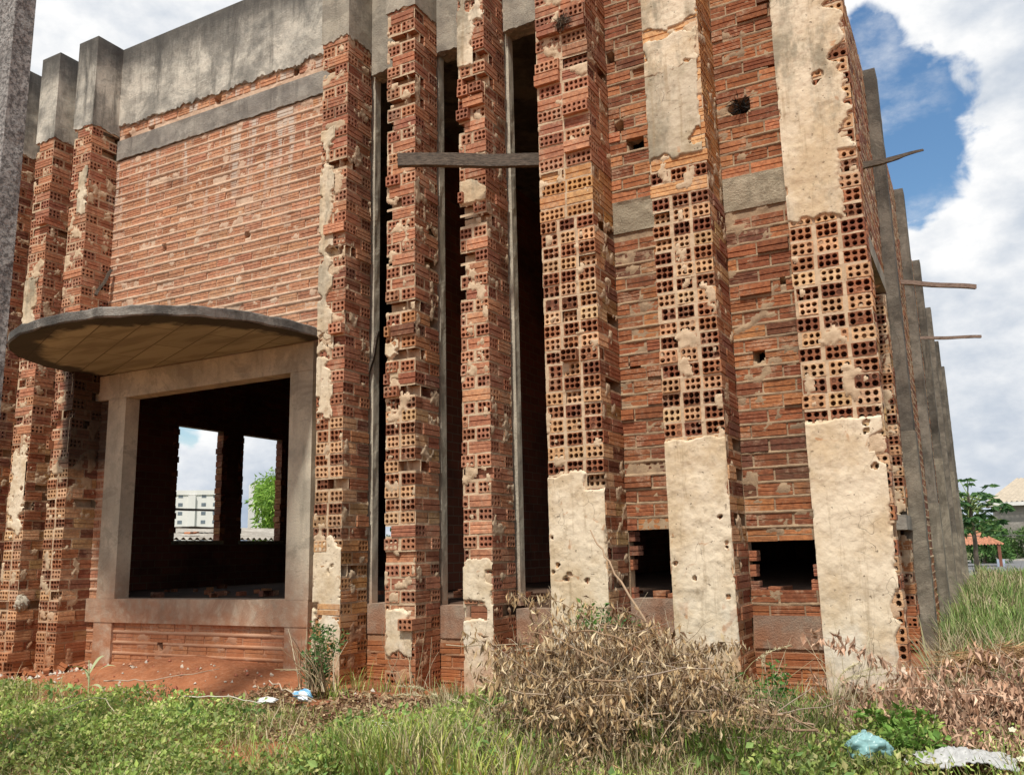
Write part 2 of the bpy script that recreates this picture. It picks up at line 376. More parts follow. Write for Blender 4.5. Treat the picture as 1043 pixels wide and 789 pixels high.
bld = thing('ruined_brick_building', 'tall unfinished building of hollow red clay bricks with piers, a canopy and black slit openings', 'building', (-5, 6, -1))
_K = Matrix.Translation((-5, 6, -1)).inverted()
def part(o):   # keep world placement under the building's base empty
    o.matrix_parent_inverse = _K; return o
X_, Y_ = (1, 0, 0), (0, 1, 0)
def zf(*z):
    def f(z_):
        for lo, *r in z:
            if z_ >= lo: return tuple(r)
        return tuple(z[-1][1:])
    return f
PIERS = [ # x0,x1,zhi,ncol,zones,smear,miss
 ('far', -10.12, -9.81, 5.0, 2, zf((-9, 'A', 'mix', 0, .03)), .2, ()),
 ('L2', -9.43, -9.12, 5.0, 2, zf((1.3, 'A', 'pink', 0, .03), (-9, 'E', 'mix', .02, .03)), .2, ()),
 ('L1', -8.75, -8.44, 5.0, 2, zf((1.0, 'A', 'pink', 0.01, .04), (-9, 'E', 'mix', .0, .03)), .2, ()),
 ('p1', -5.09, -4.79, 4.95, 2, zf((1.17, 'A', 'pink', .01, .03), (.12, 'E', 'mix', 0, .0), (-9, 'A', 'orange', 0, .03)), .3, ((.13, 2.71, .05),)),
 ('p2', -4.34, -4.04, 5.0, 2, zf((3.5, 'A', 'pink', .0, .02), (2.9, 'A', 'pink', .10, .06), (2.1, 'A', 'pink', .02, .03), (1.25, 'A', 'mix', .2, .28), (.2, 'E', 'pink', .02, 0), (-9, 'A', 'pink', 0, .05)), .2, ((.15, 4.2, .04), (.13, 4.62, .04), (.04, 3.18, .05), (.02, 3.0, .05))),
 ('p3', -3.59, -3.33, 5.97, 2, zf((3.0, 'A', 'pink', .01, .05), (2.4, 'A', 'pink', .08, .06), (1.3, 'A', 'pink', .03, .10), (-9, 'A', 'pink', .01, .05)), .2, ((.08, 4.2, .05), (.1, 2.78, .07))),
 ('p4', -2.84, -2.39, 5.97, 3, zf((2.95, 'A', 'pink', .0, .22), (2.55, 'A', 'orange', 0, .0), (.62, 'E', 'mix', .005, .03), (-9, 'E', 'mix', 0, 0)), .05, ()),
 ('p5', -1.92, -1.49, 5.97, 3, zf((2.77, 'S', 'orange', 0, 0), (2.64, 'E', 'orange', 0, 0), (2.56, 'S', 'orange', 0, 0), (.8, 'E', 'mix', .0, .015), (-9, 'E', 'mix', 0, 0)), .1, ()),
 ('p6', -.96, -.48, 5.97, 3, zf((-9, 'E', 'mix', 0, .0)), .0, ()),
]
pier = {}
for i, (nm, x0, x1, zh, nc, zone, smear, miss) in enumerate(PIERS):
    mb = MB(); fr = Fr((x0, 5.93, 0), X_, Y_); W = x1-x0
    Dp = {'p6': .2, 'p4': .42, 'p5': .42}.get(nm, .36)
    masonry(mb, fr, W, Dp, -1.22, zh, zone, i*3.7, smear, miss, ncol=nc, pmiss=.006, flush=.0015 if nc == 3 else 0)
    o = part(mb.build('pier', [BR, MO], bld)); pier[nm] = (o, fr, W)
def pl(nm, u0, u1, v0, v1, mat=PL, seed=0, **k):
    o, fr, W = pier[nm]; p = plaster('plaster_patch', fr, u0, W*u1 if u1 <= 1 else u1, v0, v1, mat, o, seed, **k); return p
pl('p6', 0, 1, 2.16, 5.97, PL, 11, dots=((.28, 3.19, .035), (.42, 2.74, .035), (.26, 3.15, .02)), right_rag=.12, cuts=((.36, .6, 2.0, 2.62),), label='pale plaster, stained grey and peeling lower down')
pl('p6', 0, .97, -1.2, .80, PL, 12, right_rag=.07, dots=((.37, .76, .018), (.37, .71, .018), (.39, .60, .02), (.42, .64, .02), (.40, .48, .018), (.45, -.62, .02)), ragged=.03, bulge=.014)
pl('p5', 0, 1, 3.92, 5.97, PL, 21, ragged=.09)
pl('p5', 0, .97, 3.55, 3.84, PL, 22, ragged=.08)
pl('p5', 0, .94, 2.86, 3.60, PLG, 23, dots=((.36, 2.95, .045), (.38, 3.0, .03)), ragged=.05)
pl('p5', 0, 1, -1.2, .75, PL, 24, ragged=.02, bulge=.018, dots=((.36, .2, .014), (.03, -.1, .013), (.16, -.2, .014), (.38, -.32, .014), (.39, .0, .01), (.3, -.75, .012), (.39, .03, .01)))
pl('p4', 0, 1, -1.2, .56, PL, 31, ragged=.03, bulge=.014, dots=((.06, -.1, .016), (.12, -.2, .017), (.15, -.17, .017), (.14, -.2, .014), (.29, -.21, .018), (.02, .1, .012), (.02, -.15, .012)), cuts=((.3, .6, .44, .7),))
pl('p3', 0, 1, 4.36, 5.97, PL, 41, dots=((.13, 4.67, .05),), cuts=((.16, .4, 4.2, 4.52),), ragged=.07)
pl('p3', 0, .6, 4.1, 4.5, PL, 42, ragged=.1)
pl('p3', 0, 1, -1.2, -.02, PL, 43, ragged=.08, cuts=((.0, .2, -.5, -.36), (.2, .4, -.22, -.14)))
pl('p3', .02, 1, 2.86, 3.03, PL, 44, ragged=.1)
pl('p1', 0, .55, 1.95, 3.95, PL, 51, ragged=.13, dots=((.13, 2.71, .05),))
pl('p1', 0, .62, 1.2, 1.95, PL, 52, ragged=.2, th=.01)
pl('p1', 0, 1, -1.1, .1, PL, 53, ragged=.2, th=.006)
pl('p2', 0.02, .9, -.78, -.42, PL, 54, ragged=.06, th=.012)
pl('p2', 0.0, .45, 1.3, 1.75, PL, 55, ragged=.12, th=.01)
pl('L1', .15, .95, 3.85, 4.35, PL, 56, ragged=.13)
pl('L2', 0, .75, 2.35, 3.2, PL, 57, ragged=.08)
pl('L2', .05, .95, .35, 1.2, PL, 58, ragged=.15)
pl('L1', .3, .95, 1.1, 2.0, PLG, 59, ragged=.12)
# concrete caps over the piers
def rough_box(name, x0, x1, y0, y1, z0, z1, mat, parent, rag=.0, res=.06, seed=0., amp=.004, label=None):
    """concrete member: gridded faces with slight unevenness; rag: broken lower edge"""
    mb = MB()
    def lowz(x, y): return z0+rag*((fbm(np.asarray(x)*6+np.asarray(y)*5, np.asarray(y)*6, seed, 2)-.35)*.6+(fbm(np.asarray(x)*31+np.asarray(y)*23, np.asarray(y)*29, seed+4, 4)-.4)*.9)
    def face(fix, val, a0, a1, b0, b1, vertical):
        na = max(2, int((a1-a0)/res)+1); nb = max(2, int((b1-b0)/res)+1)
        A, B = np.meshgrid(np.linspace(0, 1, na), np.linspace(0, 1, nb))
        a = a0+A*(a1-a0)
        if vertical:
            q = lowz(a, val) if fix == 'y' else lowz(val, a); b = q+B*(b1-q)
        else: b = b0+B*(b1-b0)
        d = amp*(fbm(a*5, b*5, seed+2, 3)-.5)*2*np.minimum(1, np.minimum(np.minimum(A, 1-A), np.minimum(B, 1-B))*8)
        if fix == 'y': P = np.stack([a, val+d, b], -1)
        elif fix == 'x': P = np.stack([val+d, a, b], -1)
        else:
            zz = np.full_like(a, val)+d
            if val == z0: zz = lowz(a, b)
            P = np.stack([a, b, zz], -1)
        i = np.arange(na-1); jx = np.arange(nb-1); I, J = np.meshgrid(i, jx); k = (J*na+I).ravel()
        mb.add(P.reshape(-1, 3), np.stack([k, k+1, k+1+na, k+na], 1))
    face('y', y0, x0, x1, z0, z1, True); face('y', y1, x0, x1, z0, z1, True)
    face('x', x0, y0, y1, z0, z1, True); face('x', x1, y0, y1, z0, z1, True)
    face('z', z0, x0, x1, y0, y1, False); face('z', z1, x0, x1, y0, y1, False)
    o = mb.build(name, mat, parent)
    if label: o['label'] = label
    return o
for nm, zc in (('far', 4.86), ('L2', 4.87), ('L1', 4.86), ('p1', 4.80), ('p2', 4.87)):
    o, fr, W = pier[nm]; x0 = fr.o[0]
    rough_box('concrete_cap', x0-.012, x0+W+.012, 5.918, 6.30, zc, 5.97, COP if nm in ('far', 'L2', 'L1') else CO, o, rag=.08, res=.022, seed=zc*7+x0)

# ------------------------------------------------------------------ facade walls
def wall(name, fr, rects, zhi_all, seed, pal, mort, miss=(), smear=.4, protr=0., bl=.235, bh=BH-.008, flush=.001, wav=.022):
    """running-bond stretchers inside rects (u0,u1,v0,v1); miss = put-log holes (u,v,r)"""
    mb = MB()
    for (u0, u1, v0_, v1_) in rects:
        gone = []
        k0 = int(math.ceil((v0_-Z0)/CP)); k1 = int(round((v1_-Z0)/CP))
        for k in range(k0, k1):
            v0 = Z0+k*CP+random.uniform(-.002, .002); v1 = min(v0+bh, v1_); u = u0-random.uniform(0, .04)-(bl+.014)*(.5 if k % 2 else .02)
            if v1-v0 < .03: continue
            p = pal(v0) if callable(pal) else pal
            rowp = random.choice(PAL[p])
            while u < u1:
                L = bl*random.uniform(.93, 1.04); a = max(u, u0); b = min(u+L, u1); u += L+.014
                if b-a < .03: continue
                hit = [m for m in miss if a-m[2]*.3 < m[0] < b+m[2]*.3 and abs((v0+v1)/2-m[1]) < max(m[2], .045)]
                c = random.choice(PAL[p]) if random.random() < .6 else rowp
                if hit:
                    m = hit[0]
                    if a < m[0]-m[2]-.03: brick(mb, fr, a, m[0]-m[2], v0, v1, 0, .06, 'str', None, None, vary(c))
                    if b > m[0]+m[2]+.03: brick(mb, fr, m[0]+m[2], b, v0, v1, 0, .06, 'str', None, None, vary(c))
                    continue
                if random.random() < .004: gone.append((a, b, v0, v1)); brick(mb, fr, a, b, v0, v1, .02, .09, 'str', None, None, vary(c)); continue
                pz = random.gauss(0, .0025)+(random.uniform(.01, .03) if random.random() < protr else 0)
                brick(mb, fr, a, b, v0, v1, -pz, .06, 'str', None, None, vary(c))
        def hf(U, Vv):
            n = fbm(U*6, Vv*6, seed, 4); f = fbm(U*40, Vv*40, seed+5, 2)
            H = -.006+.007*(f-.5)+sm(.70-.05*smear, .74-.05*smear, fbm(U*8, Vv*11, seed, 5))*.009
            for a, b, c, d in gone: H = np.where((U > a) & (U < b) & (Vv > c) & (Vv < d), -.03, H)
            for a, b, r in miss:
                q = np.hypot((U-a)*1.0, Vv-b)/(r*(.75+.6*vn(U*30, Vv*30, seed))); H = np.where(q < 1, -.16, H)
            return H
        for k in range(k0, k1-1):
            a, b = Z0+k*CP+bh-.004, Z0+(k+1)*CP+.004; L_ = [m for m in miss if abs(m[1]-a) < m[2]+.02]; us = [u0]+[v for m in sorted(L_) for v in (m[0]-m[2], m[0]+m[2])]+[u1]
            for ua, ub in zip(us[::2], us[1::2]):
                if ub-ua > .03: sheet(mb, fr, ua, ub, a, b, .013, lambda U, Vv: -.006+(.008+flush+wav*(fbm(U*7, Vv*9, seed+70, 4)-.5)+.006*(fbm(U*50, Vv*50, seed+71, 2)-.5))*np.sqrt(np.clip(1-(2*(Vv-(a+b)/2)/(b-a))**2, 0, 1)), mat=1)
        sheet(mb, fr, u0, u1, v0_, v1_, .017 if (u1-u0)*(v1_-v0_) < 9 else .024, hf, mat=1)
    return part(mb.build(name, [BR, mort], bld))
WY = 6.28
def solid(name, x0, x1, y0, y1, z0, z1, mat, seed=0., rag=0., res=.12, amp=.004, label=None):
    return part(rough_box(name, x0, x1, y0, y1, z0, z1, mat, bld, rag, res, seed, amp, label))
fw = Fr((0, WY, 0), X_, Y_)
wall('facade_wall', fw, [(-8.44, -5.09, 2.0, 4.55), (-8.44, -5.09, 4.78, 5.02), (-8.44, -8.28, -.38, 2.0), (-8.44, -5.09, -1.22, -.62)], 0, 3.1, 'wall', MOW,
     miss=((-7.57, 3.35, .035), (-6.35, 3.26, .035), (-7.32, -.83, .04), (-7.9, 4.86, .04), (-6.85, 4.9, .05), (-8.3, 4.83, .05), (-5.75, 4.93, .05)), smear=.7, bh=.072, flush=.005, wav=.012)
wall('facade_wall', fw, [(-9.12, -8.75, -1.22, 5.0), (-9.81, -9.43, -1.22, 5.0), (-10.6, -10.12, -1.22, 5.0)], 0, 4.1, 'deep', MOR)
fr_r = Fr((0, 6.35, 0), X_, Y_)
PAL['warm'] = PAL['deep'][:3]+[(.42, .155, .085), (.44, .17, .09)]
palr = lambda z: 'deep' if (z > 3.9 or z < 2.5) else 'warm'
wall('recessed_wall', fr_r, [(-2.39, -1.92, 2.77, 5.97), (-2.39, -1.92, .145, 2.5), (-2.39, -1.92, -1.22, -.66)], 0, 5.1, palr, MOR,
     miss=((-2.17, 3.26, .075), (-2.26, 1.39, .045), (-2.36, 4.05, .05), (-2.3, 3.42, .04)), protr=.04)
wall('recessed_wall', fr_r, [(-1.49, -.96, 2.77, 5.97), (-1.49, -.96, .04, 2.5), (-1.49, -.96, -.485, -.30), (-1.49, -.96, -1.22, -.69)], 0, 6.1, palr, MOR,
     miss=((-1.31, 3.32, .075), (-1.31, 1.38, .045), (-1.05, 3.6, .03), (-1.1, 1.9, .02)), protr=.05)
BEAM = m_concrete('stained_beam', (.46, .39, .28), (.31, .26, .18), .5, False, rough=.02)
solid('mid_beam', -2.387, -1.923, 6.342, 6.5, 2.5, 2.77, BEAM, 1.2, .0, .025, .022); solid('mid_beam', -1.487, -.963, 6.342, 6.5, 2.5, 2.77, BEAM, 2.2, .0, .025, .022)
solid('base_beam', -2.387, -1.923, 6.344, 6.5, -.66, -.36, CO, 3.2, res=.05, amp=.01); solid('base_beam', -1.487, -.963, 6.344, 6.5, -.69, -.47, CO, 4.2)
solid('base_beam', -4.787, -4.343, 6.288, 6.55, -.66, -.41, CO, 5.2); solid('base_beam', -4.037, -3.593, 6.288, 6.55, -.68, -.42, CO, 6.2); solid('base_beam', -3.327, -2.843, 6.288, 6.55, -.70, -.44, CO, 7.2)
fs = Fr((0, 6.292, 0), X_, Y_)
for q_ in ((-4.787, -4.343, -1.22, -.66), (-4.037, -3.593, -1.22, -.68), (-3.327, -2.843, -1.22, -.7)): wall('dwarf_wall', fs, [q_], 0, 8.8, 'deep', MOR)
# backing behind the facade brickwork (inner leaf)
bk = MB()
for a in [(q[0], q[1], q[2], {6.6: 6.5, 6.7: (6.46 if q[2] < 6.4 else 6.53)}[q[3]], q[4], q[5]) for q in [(-10.6, -8.32, 6.42, 6.6, -1.2, 5.95), (-8.32, -5.38, 6.42, 6.6, 1.99, 5.95), (-8.32, -5.38, 6.42, 6.6, -1.2, -.55), (-5.38, -4.86, 6.42, 6.6, -1.2, 5.95),
          (-2.839, -2.385, 6.36, 6.7, -1.2, 5.95), (-2.38, -1.93, 6.51, 6.7, .2, 5.95), (-2.38, -1.93, 6.51, 6.7, -1.2, -.38), (-1.92, -1.49, 6.36, 6.7, -1.2, 5.95), (-1.44, -.99, 6.51, 6.7, .07, 5.95), (-1.44, -.99, 6.51, 6.7, -1.2, -.33), (-.98, -.70, 6.14, 6.7, -1.2, 5.25)]]: bk.box(*a)
part(bk.build('inner_leaf', MOR, bld))
def stub(*a):
    bb = MB(); brick(bb, *a); part(bb.build('broken_brick', [BR], bld))
for (xa, xb, za, zb) in ((-2.39, -1.92, -.36, .145), (-1.49, -.96, -.31, .04)):
    z = za
    while z < zb-.04:
        for e, sg in ((xa, 1), (xb, -1)):
            L = random.uniform(.0, .075) if sg > 0 else random.uniform(.0, .13)
            if L > .02: stub(Fr((0, 6.37, 0), X_, Y_), *((e-.02, e+L) if sg > 0 else (e-L, e+.02)), z, z+BH*random.uniform(.8, 1), 0, .11, 'str', 'str', 'str', vary(random.choice(PAL['mix'])))
        z += CP
    x = xa+.02
    while x < xb-.05:
        L = random.uniform(.05, .14)
        if random.random() < .75: stub(Fr((0, 6.36, 0), X_, Y_), x, min(x+L, xb), za-.02, za+random.uniform(.01, .06), random.uniform(0, .03), .12, 'str', 'str', None, vary(random.choice(PAL['mix'])))
        x += L+.02
solid('gray_render_band'.replace('gray', 'grey'), -8.437, -5.093, 6.262, 6.4, 4.55, 4.80, COG, 9.1, .045, .03, .012, label='smooth grey render band above the brickwork')
solid('parapet', -8.43, -5.095, 6.255, 6.44, 4.955, 5.97, COP, 10.1, rag=.10, res=.02, amp=.006)
solid('parapet', -9.11, -8.77, 6.255, 6.44, 4.9, 5.9, COP, 11.1); solid('parapet', -9.80, -9.45, 6.255, 6.44, 4.9, 5.9, COP, 12.1); solid('parapet', -10.6, -10.14, 6.255, 6.44, 4.9, 5.9, COP, 12.7)
for i, (a, b) in enumerate(((-4.775, -4.355), (-4.025, -3.605), (-3.32, -2.85))):
    solid('lintel', a, b, 6.27, 6.45, 4.57, 5.97, CO, 13.1+i, rag=.05, res=.025, amp=.008)
for i, (a, b) in enumerate(((-4.80, -4.775), (-4.05, -4.045), (-3.34, -3.308))):
    solid('concrete_post', a-.10, b, 6.335, 6.42, -.42, 4.62, COL_, 16.1+i, res=.04, amp=.012)
# window frame and canopy
wf = solid('window_frame', -8.50, -5.41, 6.245, 6.42, 1.73, 2.0, COL_, 20.1)
for a in ((-8.28, -8.0, 6.247, 6.42, -.38, 1.728, 21.1), (-5.69, -5.413, 6.247, 6.42, -.38, 1.728, 22.1), (-8.436, -5.415, 6.244, 6.46, -.62, -.382, 23.1), (-8.30, -8.02, 6.25, 6.4, -1.2, -.622, 24.1), (-5.69, -5.42, 6.25, 6.4, -1.2, -.622, 25.1)):
    f = rough_box('frame_member', a[0], a[1], a[2], a[3], a[4], a[5], COL_, wf, 0, .08, a[6], .006)
def canopy():
    mb = MB(); cx, cy, r = -6.93, 6.25, 1.63; n = 48
    top, bot = 2.106, 2.012
    ang = [math.pi+math.pi*k/n for k in range(n+1)]
    rings = []
    for z, rr in ((bot, r-.012), (bot+.012, r), (top-.012, r), (top, r-.012)):
        rings.append([(cx+rr*math.copysign(abs(math.cos(a))**.84, math.cos(a)), cy-rr*abs(math.sin(a))**.84, z+.004*math.sin(a*23)+.004*math.sin(a*61)+random.gauss(0, .0025)) for a in ang])
    for q in range(3): mb.add(rings[q]+rings[q+1], [(k, k+1, n+2+k, n+1+k) for k in range(n)], mat=0, smooth=True)
    m = 14
    for z0, ring, mt in ((top, rings[3], 0), (bot, rings[0], 1)):
        V = []
        for j in range(m+1):
            for (x, y, z) in ring:
                z = z0 if z0 < 2.05 else z
                t = j/m; V.append((cx+(x-cx)*t, cy+(y-cy)*t, z))
        mb.add(V, [(j*(n+1)+k, j*(n+1)+k+1, (j+1)*(n+1)+k+1, (j+1)*(n+1)+k) for j in range(m) for k in range(n)], mat=mt)
    return mb
t = NT('canopy_underside')   # board-marked soffit: pale and damp patches in straight board strips
rot = t.n('ShaderNodeMapping'); t.l(t.pos, rot.inputs[0]); rot.inputs['Rotation'].default_value = (0, 0, R(24)); rot.inputs['Scale'].default_value = (.7, 3.6, 1)
n1 = t.noise(1.5, 4, .6, rot.outputs[0]); br = t.n('ShaderNodeTexBrick'); rot2 = t.n('ShaderNodeMapping'); t.l(t.pos, rot2.inputs[0]); rot2.inputs['Rotation'].default_value = (0, 0, R(24))
t.l(rot2.outputs[0], br.inputs[0]); br.inputs['Scale'].default_value = 1; br.inputs['Brick Width'].default_value = 1.3; br.inputs['Row Height'].default_value = .29; br.inputs['Mortar Size'].default_value = .006
br.inputs['Color1'].default_value = (.42, .40, .29, 1); br.inputs['Color2'].default_value = (.32, .30, .215, 1); br.inputs['Mortar'].default_value = (.13, .11, .08, 1)
c = t.mix(t.math('MULTIPLY', t.ramp(n1, .45, .62), .6), br.outputs[0], (.2, .175, .12))
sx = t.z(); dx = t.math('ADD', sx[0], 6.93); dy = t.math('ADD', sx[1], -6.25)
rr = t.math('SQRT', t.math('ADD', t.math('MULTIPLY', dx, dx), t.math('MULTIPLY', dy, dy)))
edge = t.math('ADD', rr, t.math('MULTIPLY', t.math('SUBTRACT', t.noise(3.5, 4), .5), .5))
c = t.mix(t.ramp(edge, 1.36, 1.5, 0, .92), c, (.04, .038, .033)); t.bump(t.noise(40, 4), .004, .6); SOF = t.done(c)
CAN = m_concrete('canopy_edge_concrete', (.34, .32, .28), (.10, .096, .088), .6, False, rough=.03)
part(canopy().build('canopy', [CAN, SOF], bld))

# ------------------------------------------------------------------ side wall with columns, interior, roof
fsd = Fr((-.66, 0, 0), Y_, (-1, 0, 0))
wall('side_wall', fsd, [(6.12, 9.6, 2.84, 5.25), (6.12, 6.9, -1.22, 2.84), (9.6, 28.9, 2.84, 5.25), (9.95, 28.9, -1.22, 2.84)], 0, 31., 'mix', MO, smear=.7)
solid('side_lintel', -.9, -.655, 6.7, 9.93, 2.66, 2.84, CO, 33.); solid('side_sill', -.93, -.64, 9.2, 9.93, .13, .27, COG, 34.)
mb = MB(); masonry(mb, Fr((-.86, 9.6, 0), X_, Y_), .2, .33, -1.22, .13, zf((-9, 'A', 'mix', .12, .2)), 60., .3, ncol=1)
masonry(mb, Fr((-.86, 9.6, 0), X_, Y_), .2, .33, .27, 2.66, zf((-9, 'E', 'mix', 0, 0)), 61., .5, ncol=1)
part(mb.build('jamb', [BR, MO], bld))
CLO = m_concrete('pale_column_concrete', (.30, .265, .205), (.16, .14, .11), .7, False)
for k in range(6):
    y = 9.93+3.86*k
    c_ = solid('side_column', -.72, -.535, y, y+.3, -1.3, 5.27-.0*k, COD if k % 2 == 0 else m_concrete('column_concrete', (.24, .21, .17), (.11, .098, .08), .75, False), 40.+k, res=.06, amp=.012)
    q = rough_box('column_lower', -.725, -.52, y-.012, y+.31, -1.3, [1.15, .55, 1.5, .2, 1.8, 1.][k], CLO, c_, 0, .06, 50.+k, .012)
    q['label'] = 'paler recast lower part of the column'
def m_inner():  # indoor brick, its colours darkened to paint in the gloom of the interior
    t = NT('shaded_inner_brick'); b = t.n('ShaderNodeTexBrick'); cmb = t.n('ShaderNodeCombineXYZ'); s = t.z()
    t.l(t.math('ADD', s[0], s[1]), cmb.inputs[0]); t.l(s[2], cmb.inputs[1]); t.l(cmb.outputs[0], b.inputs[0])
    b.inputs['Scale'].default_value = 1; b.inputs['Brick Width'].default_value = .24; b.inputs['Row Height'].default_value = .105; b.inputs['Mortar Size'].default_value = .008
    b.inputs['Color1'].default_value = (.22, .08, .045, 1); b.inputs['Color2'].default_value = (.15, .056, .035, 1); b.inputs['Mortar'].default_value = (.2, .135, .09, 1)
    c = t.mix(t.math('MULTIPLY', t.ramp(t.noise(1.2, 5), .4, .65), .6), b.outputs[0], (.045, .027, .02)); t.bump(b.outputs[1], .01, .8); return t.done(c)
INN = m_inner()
# left side wall with window openings (seen from inside through the big window)
iw = Fr((-10.6, 0, 0), Y_, (-1, 0, 0))
OPN = [(9.24, 10.13, .27, 2.0), (10.57, 11.48, .27, 2.0), (14.5, 15.2, .2, 2.0), (20.3, 21.1, .1, 2.0)]
mb = MB(); ye = [6.6]+[v for o in OPN for v in o[:2]]+[28.9]
for a, b in zip(ye[::2], ye[1::2]): mb.box(-10.73, -10.6, a, b, -.42, 5.2)
for a, b, c_, d in OPN: mb.box(-10.73, -10.6, a, b, -.42, c_); mb.box(-10.73, -10.6, a, b, d, 5.2)
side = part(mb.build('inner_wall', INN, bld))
jb = MB()     # toothed jamb bricks of the two near windows
for a, b, c_, d in OPN[:2]:
    k = 0; z = c_+.01
    while z < d-.05:
        for yy, sgn in ((a, 1), (b, -1)):
            e = random.uniform(.0, .03)*(1 if k % 2 else .4)
            y0, y1 = (yy-.1, yy+e) if sgn > 0 else (yy-e, yy+.1)
            brick(jb, Fr((0, y0, 0), X_, Y_), -10.735, -10.60, z, z+BH, 0, y1-y0, 'str' if sgn < 0 else 'str', None, None, vary(random.choice(PAL['mix'])))
        z += CP; k += 1
    jb.box(-10.75, -10.56, a-.05, b+.05, c_-.05, c_+.008, (.3, .26, .2))
part(jb.build('toothed_jamb', [BR], bld))
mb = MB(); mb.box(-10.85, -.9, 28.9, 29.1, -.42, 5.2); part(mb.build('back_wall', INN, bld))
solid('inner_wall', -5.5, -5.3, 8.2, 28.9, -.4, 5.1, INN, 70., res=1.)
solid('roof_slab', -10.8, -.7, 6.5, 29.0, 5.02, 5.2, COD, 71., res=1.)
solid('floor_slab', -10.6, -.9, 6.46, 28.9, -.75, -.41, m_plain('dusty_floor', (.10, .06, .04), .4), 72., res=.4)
rb = MB()
for i in range(70):   # broken brick bits on the floor behind the openings
    x, y = random.uniform(-10, -1.2), 6.7+abs(random.gauss(0, .9)); s = random.uniform(.02, .06)
    brick(rb, Fr((x, y, -.41), (math.cos(i), math.sin(i), 0), (-math.sin(i), math.cos(i), 0)), 0, s*2, 0, s, 0, s*1.5, 'str', None, None, vary(random.choice(PAL['mix'])))
tag(rb.build('floor_rubble', [BR]), 'broken brick bits scattered on the dark floor inside', 'rubble', kind='stuff')

# ------------------------------------------------------------------ ground
def g(x, y):
    x = np.asarray(x, float); y = np.asarray(y, float)
    z = -1.06-.08*sm(5.9, 4.2, y)-.22*sm(4.2, 1.5, y)
    z = z-.12*sm(-7.5, -9.5, x)*sm(9, 6, y)-.1*sm(-.4, .3, x)*sm(5.5, 7, y)
    z = z+.14*np.exp(-((x+6.6)/1.2)**2)*sm(5.3, 5.95, y)*sm(9, 7, y)
    z = z+.05*(fbm(x*1.7, y*1.7, 80, 4)-.5)+.02*(fbm(x*8, y*8, 82, 3)-.5)
    return z+(-.1)*sm(30, 60, np.abs(x)+np.abs(y))
def ax(lo, hi, step, far):
    m = list(np.arange(lo, hi, step)); a = []; s = step; v = hi
    while v < far: a.append(v); s *= 1.25; v += s
    b = []; s = step; v = lo-step
    while v > -far: b.append(v); s *= 1.25; v -= s
    return np.array(b[::-1]+m+a+[far*1.05])
gx = ax(-11, 2.5, .07, 900); gy = ax(2.5, 8.5, .07, 900)
GX, GY = np.meshgrid(gx, gy); GZ = g(GX, GY)
inside = (GX > -10.7) & (GX < -.8) & (GY > 6.5) & (GY < 28.5); GZ = np.where(inside, -1.3, GZ)
i = np.arange(len(gx)-1); jx = np.arange(len(gy)-1); I, J = np.meshgrid(i, jx); k = (J*len(gx)+I).ravel()
t = NT('red_earth')
c = t.mix(t.ramp(t.noise(1.3, 7, .7), .35, .65), (.22, .075, .03), (.40, .15, .065))
c = t.mix(t.ramp(t.noise(30, 5, .7), .45, .7, 0, .5), c, (.46, .24, .14))
far = t.math('MAXIMUM', t.ramp(t.z()[1], 9, 14), t.ramp(t.z()[0], -11, -14)); c = t.mix(far, c, t.mix(t.noise(.4, 5), (.07, .10, .03), (.16, .15, .06)))
t.bump(t.math('ADD', t.noise(25, 6, .7), t.noise(5, 3)), .03, .9); EARTH = t.done(c)
mb = MB(); mb.add(np.stack([GX, GY, GZ], -1).reshape(-1, 3), np.stack([k, k+1, k+1+len(gx), k+len(gx)], 1), smooth=True)
tag(mb.build('ground', EARTH), kind='structure')
mb = MB(); P = []
for j in range(60): P += [(-40+j*3, 33, -1.05), (-40+j*3, 55, -1.05)]
mb.add(P, [(2*j, 2*j+2, 2*j+3, 2*j+1) for j in range(59)]); tag(mb.build('road', m_plain('asphalt', (.16, .16, .165), .15, .8, 3)), kind='structure')
mb = MB(); mb.box(-40, 137, 32.7, 33, -1.15, -.98); mb.box(-40, 137, 55, 55.3, -1.15, -.95); tag(mb.build('kerb', m_plain('kerb_stone', (.4, .38, .34))), kind='structure')

# ------------------------------------------------------------------ vegetation kit
def leaves(mb, P, D, L, Wd, col, fold=.25, side=None, curl=0.):
    """P base points, D unit directions, L lengths, Wd widths -> folded pointed leaves"""
    n = len(P); D = D/np.linalg.norm(D, axis=1)[:, None]
    S = rng.normal(size=(n, 3)) if side is None else side; S = np.cross(D, S); S /= np.linalg.norm(S, axis=1)[:, None]+1e-9
    N = np.cross(S, D); L = L[:, None]; Wd = Wd[:, None]
    m = P+D*L*.45; tip = P+D*L-N*L*curl
    V = np.stack([P, m+S*Wd/2+N*Wd*fold, m-S*Wd/2+N*Wd*fold, tip, m], 1)
    b = np.arange(n)[:, None]*5
    F = np.concatenate([b+np.array([[0, 1, 4]]), b+np.array([[1, 3, 4]]), b+np.array([[0, 4, 2]]), b+np.array([[4, 3, 2]])])
    cc = np.repeat(np.asarray(col), 5, axis=0) if np.ndim(col) == 2 else col
    mb.add(V.reshape(-1, 3), F, cc)
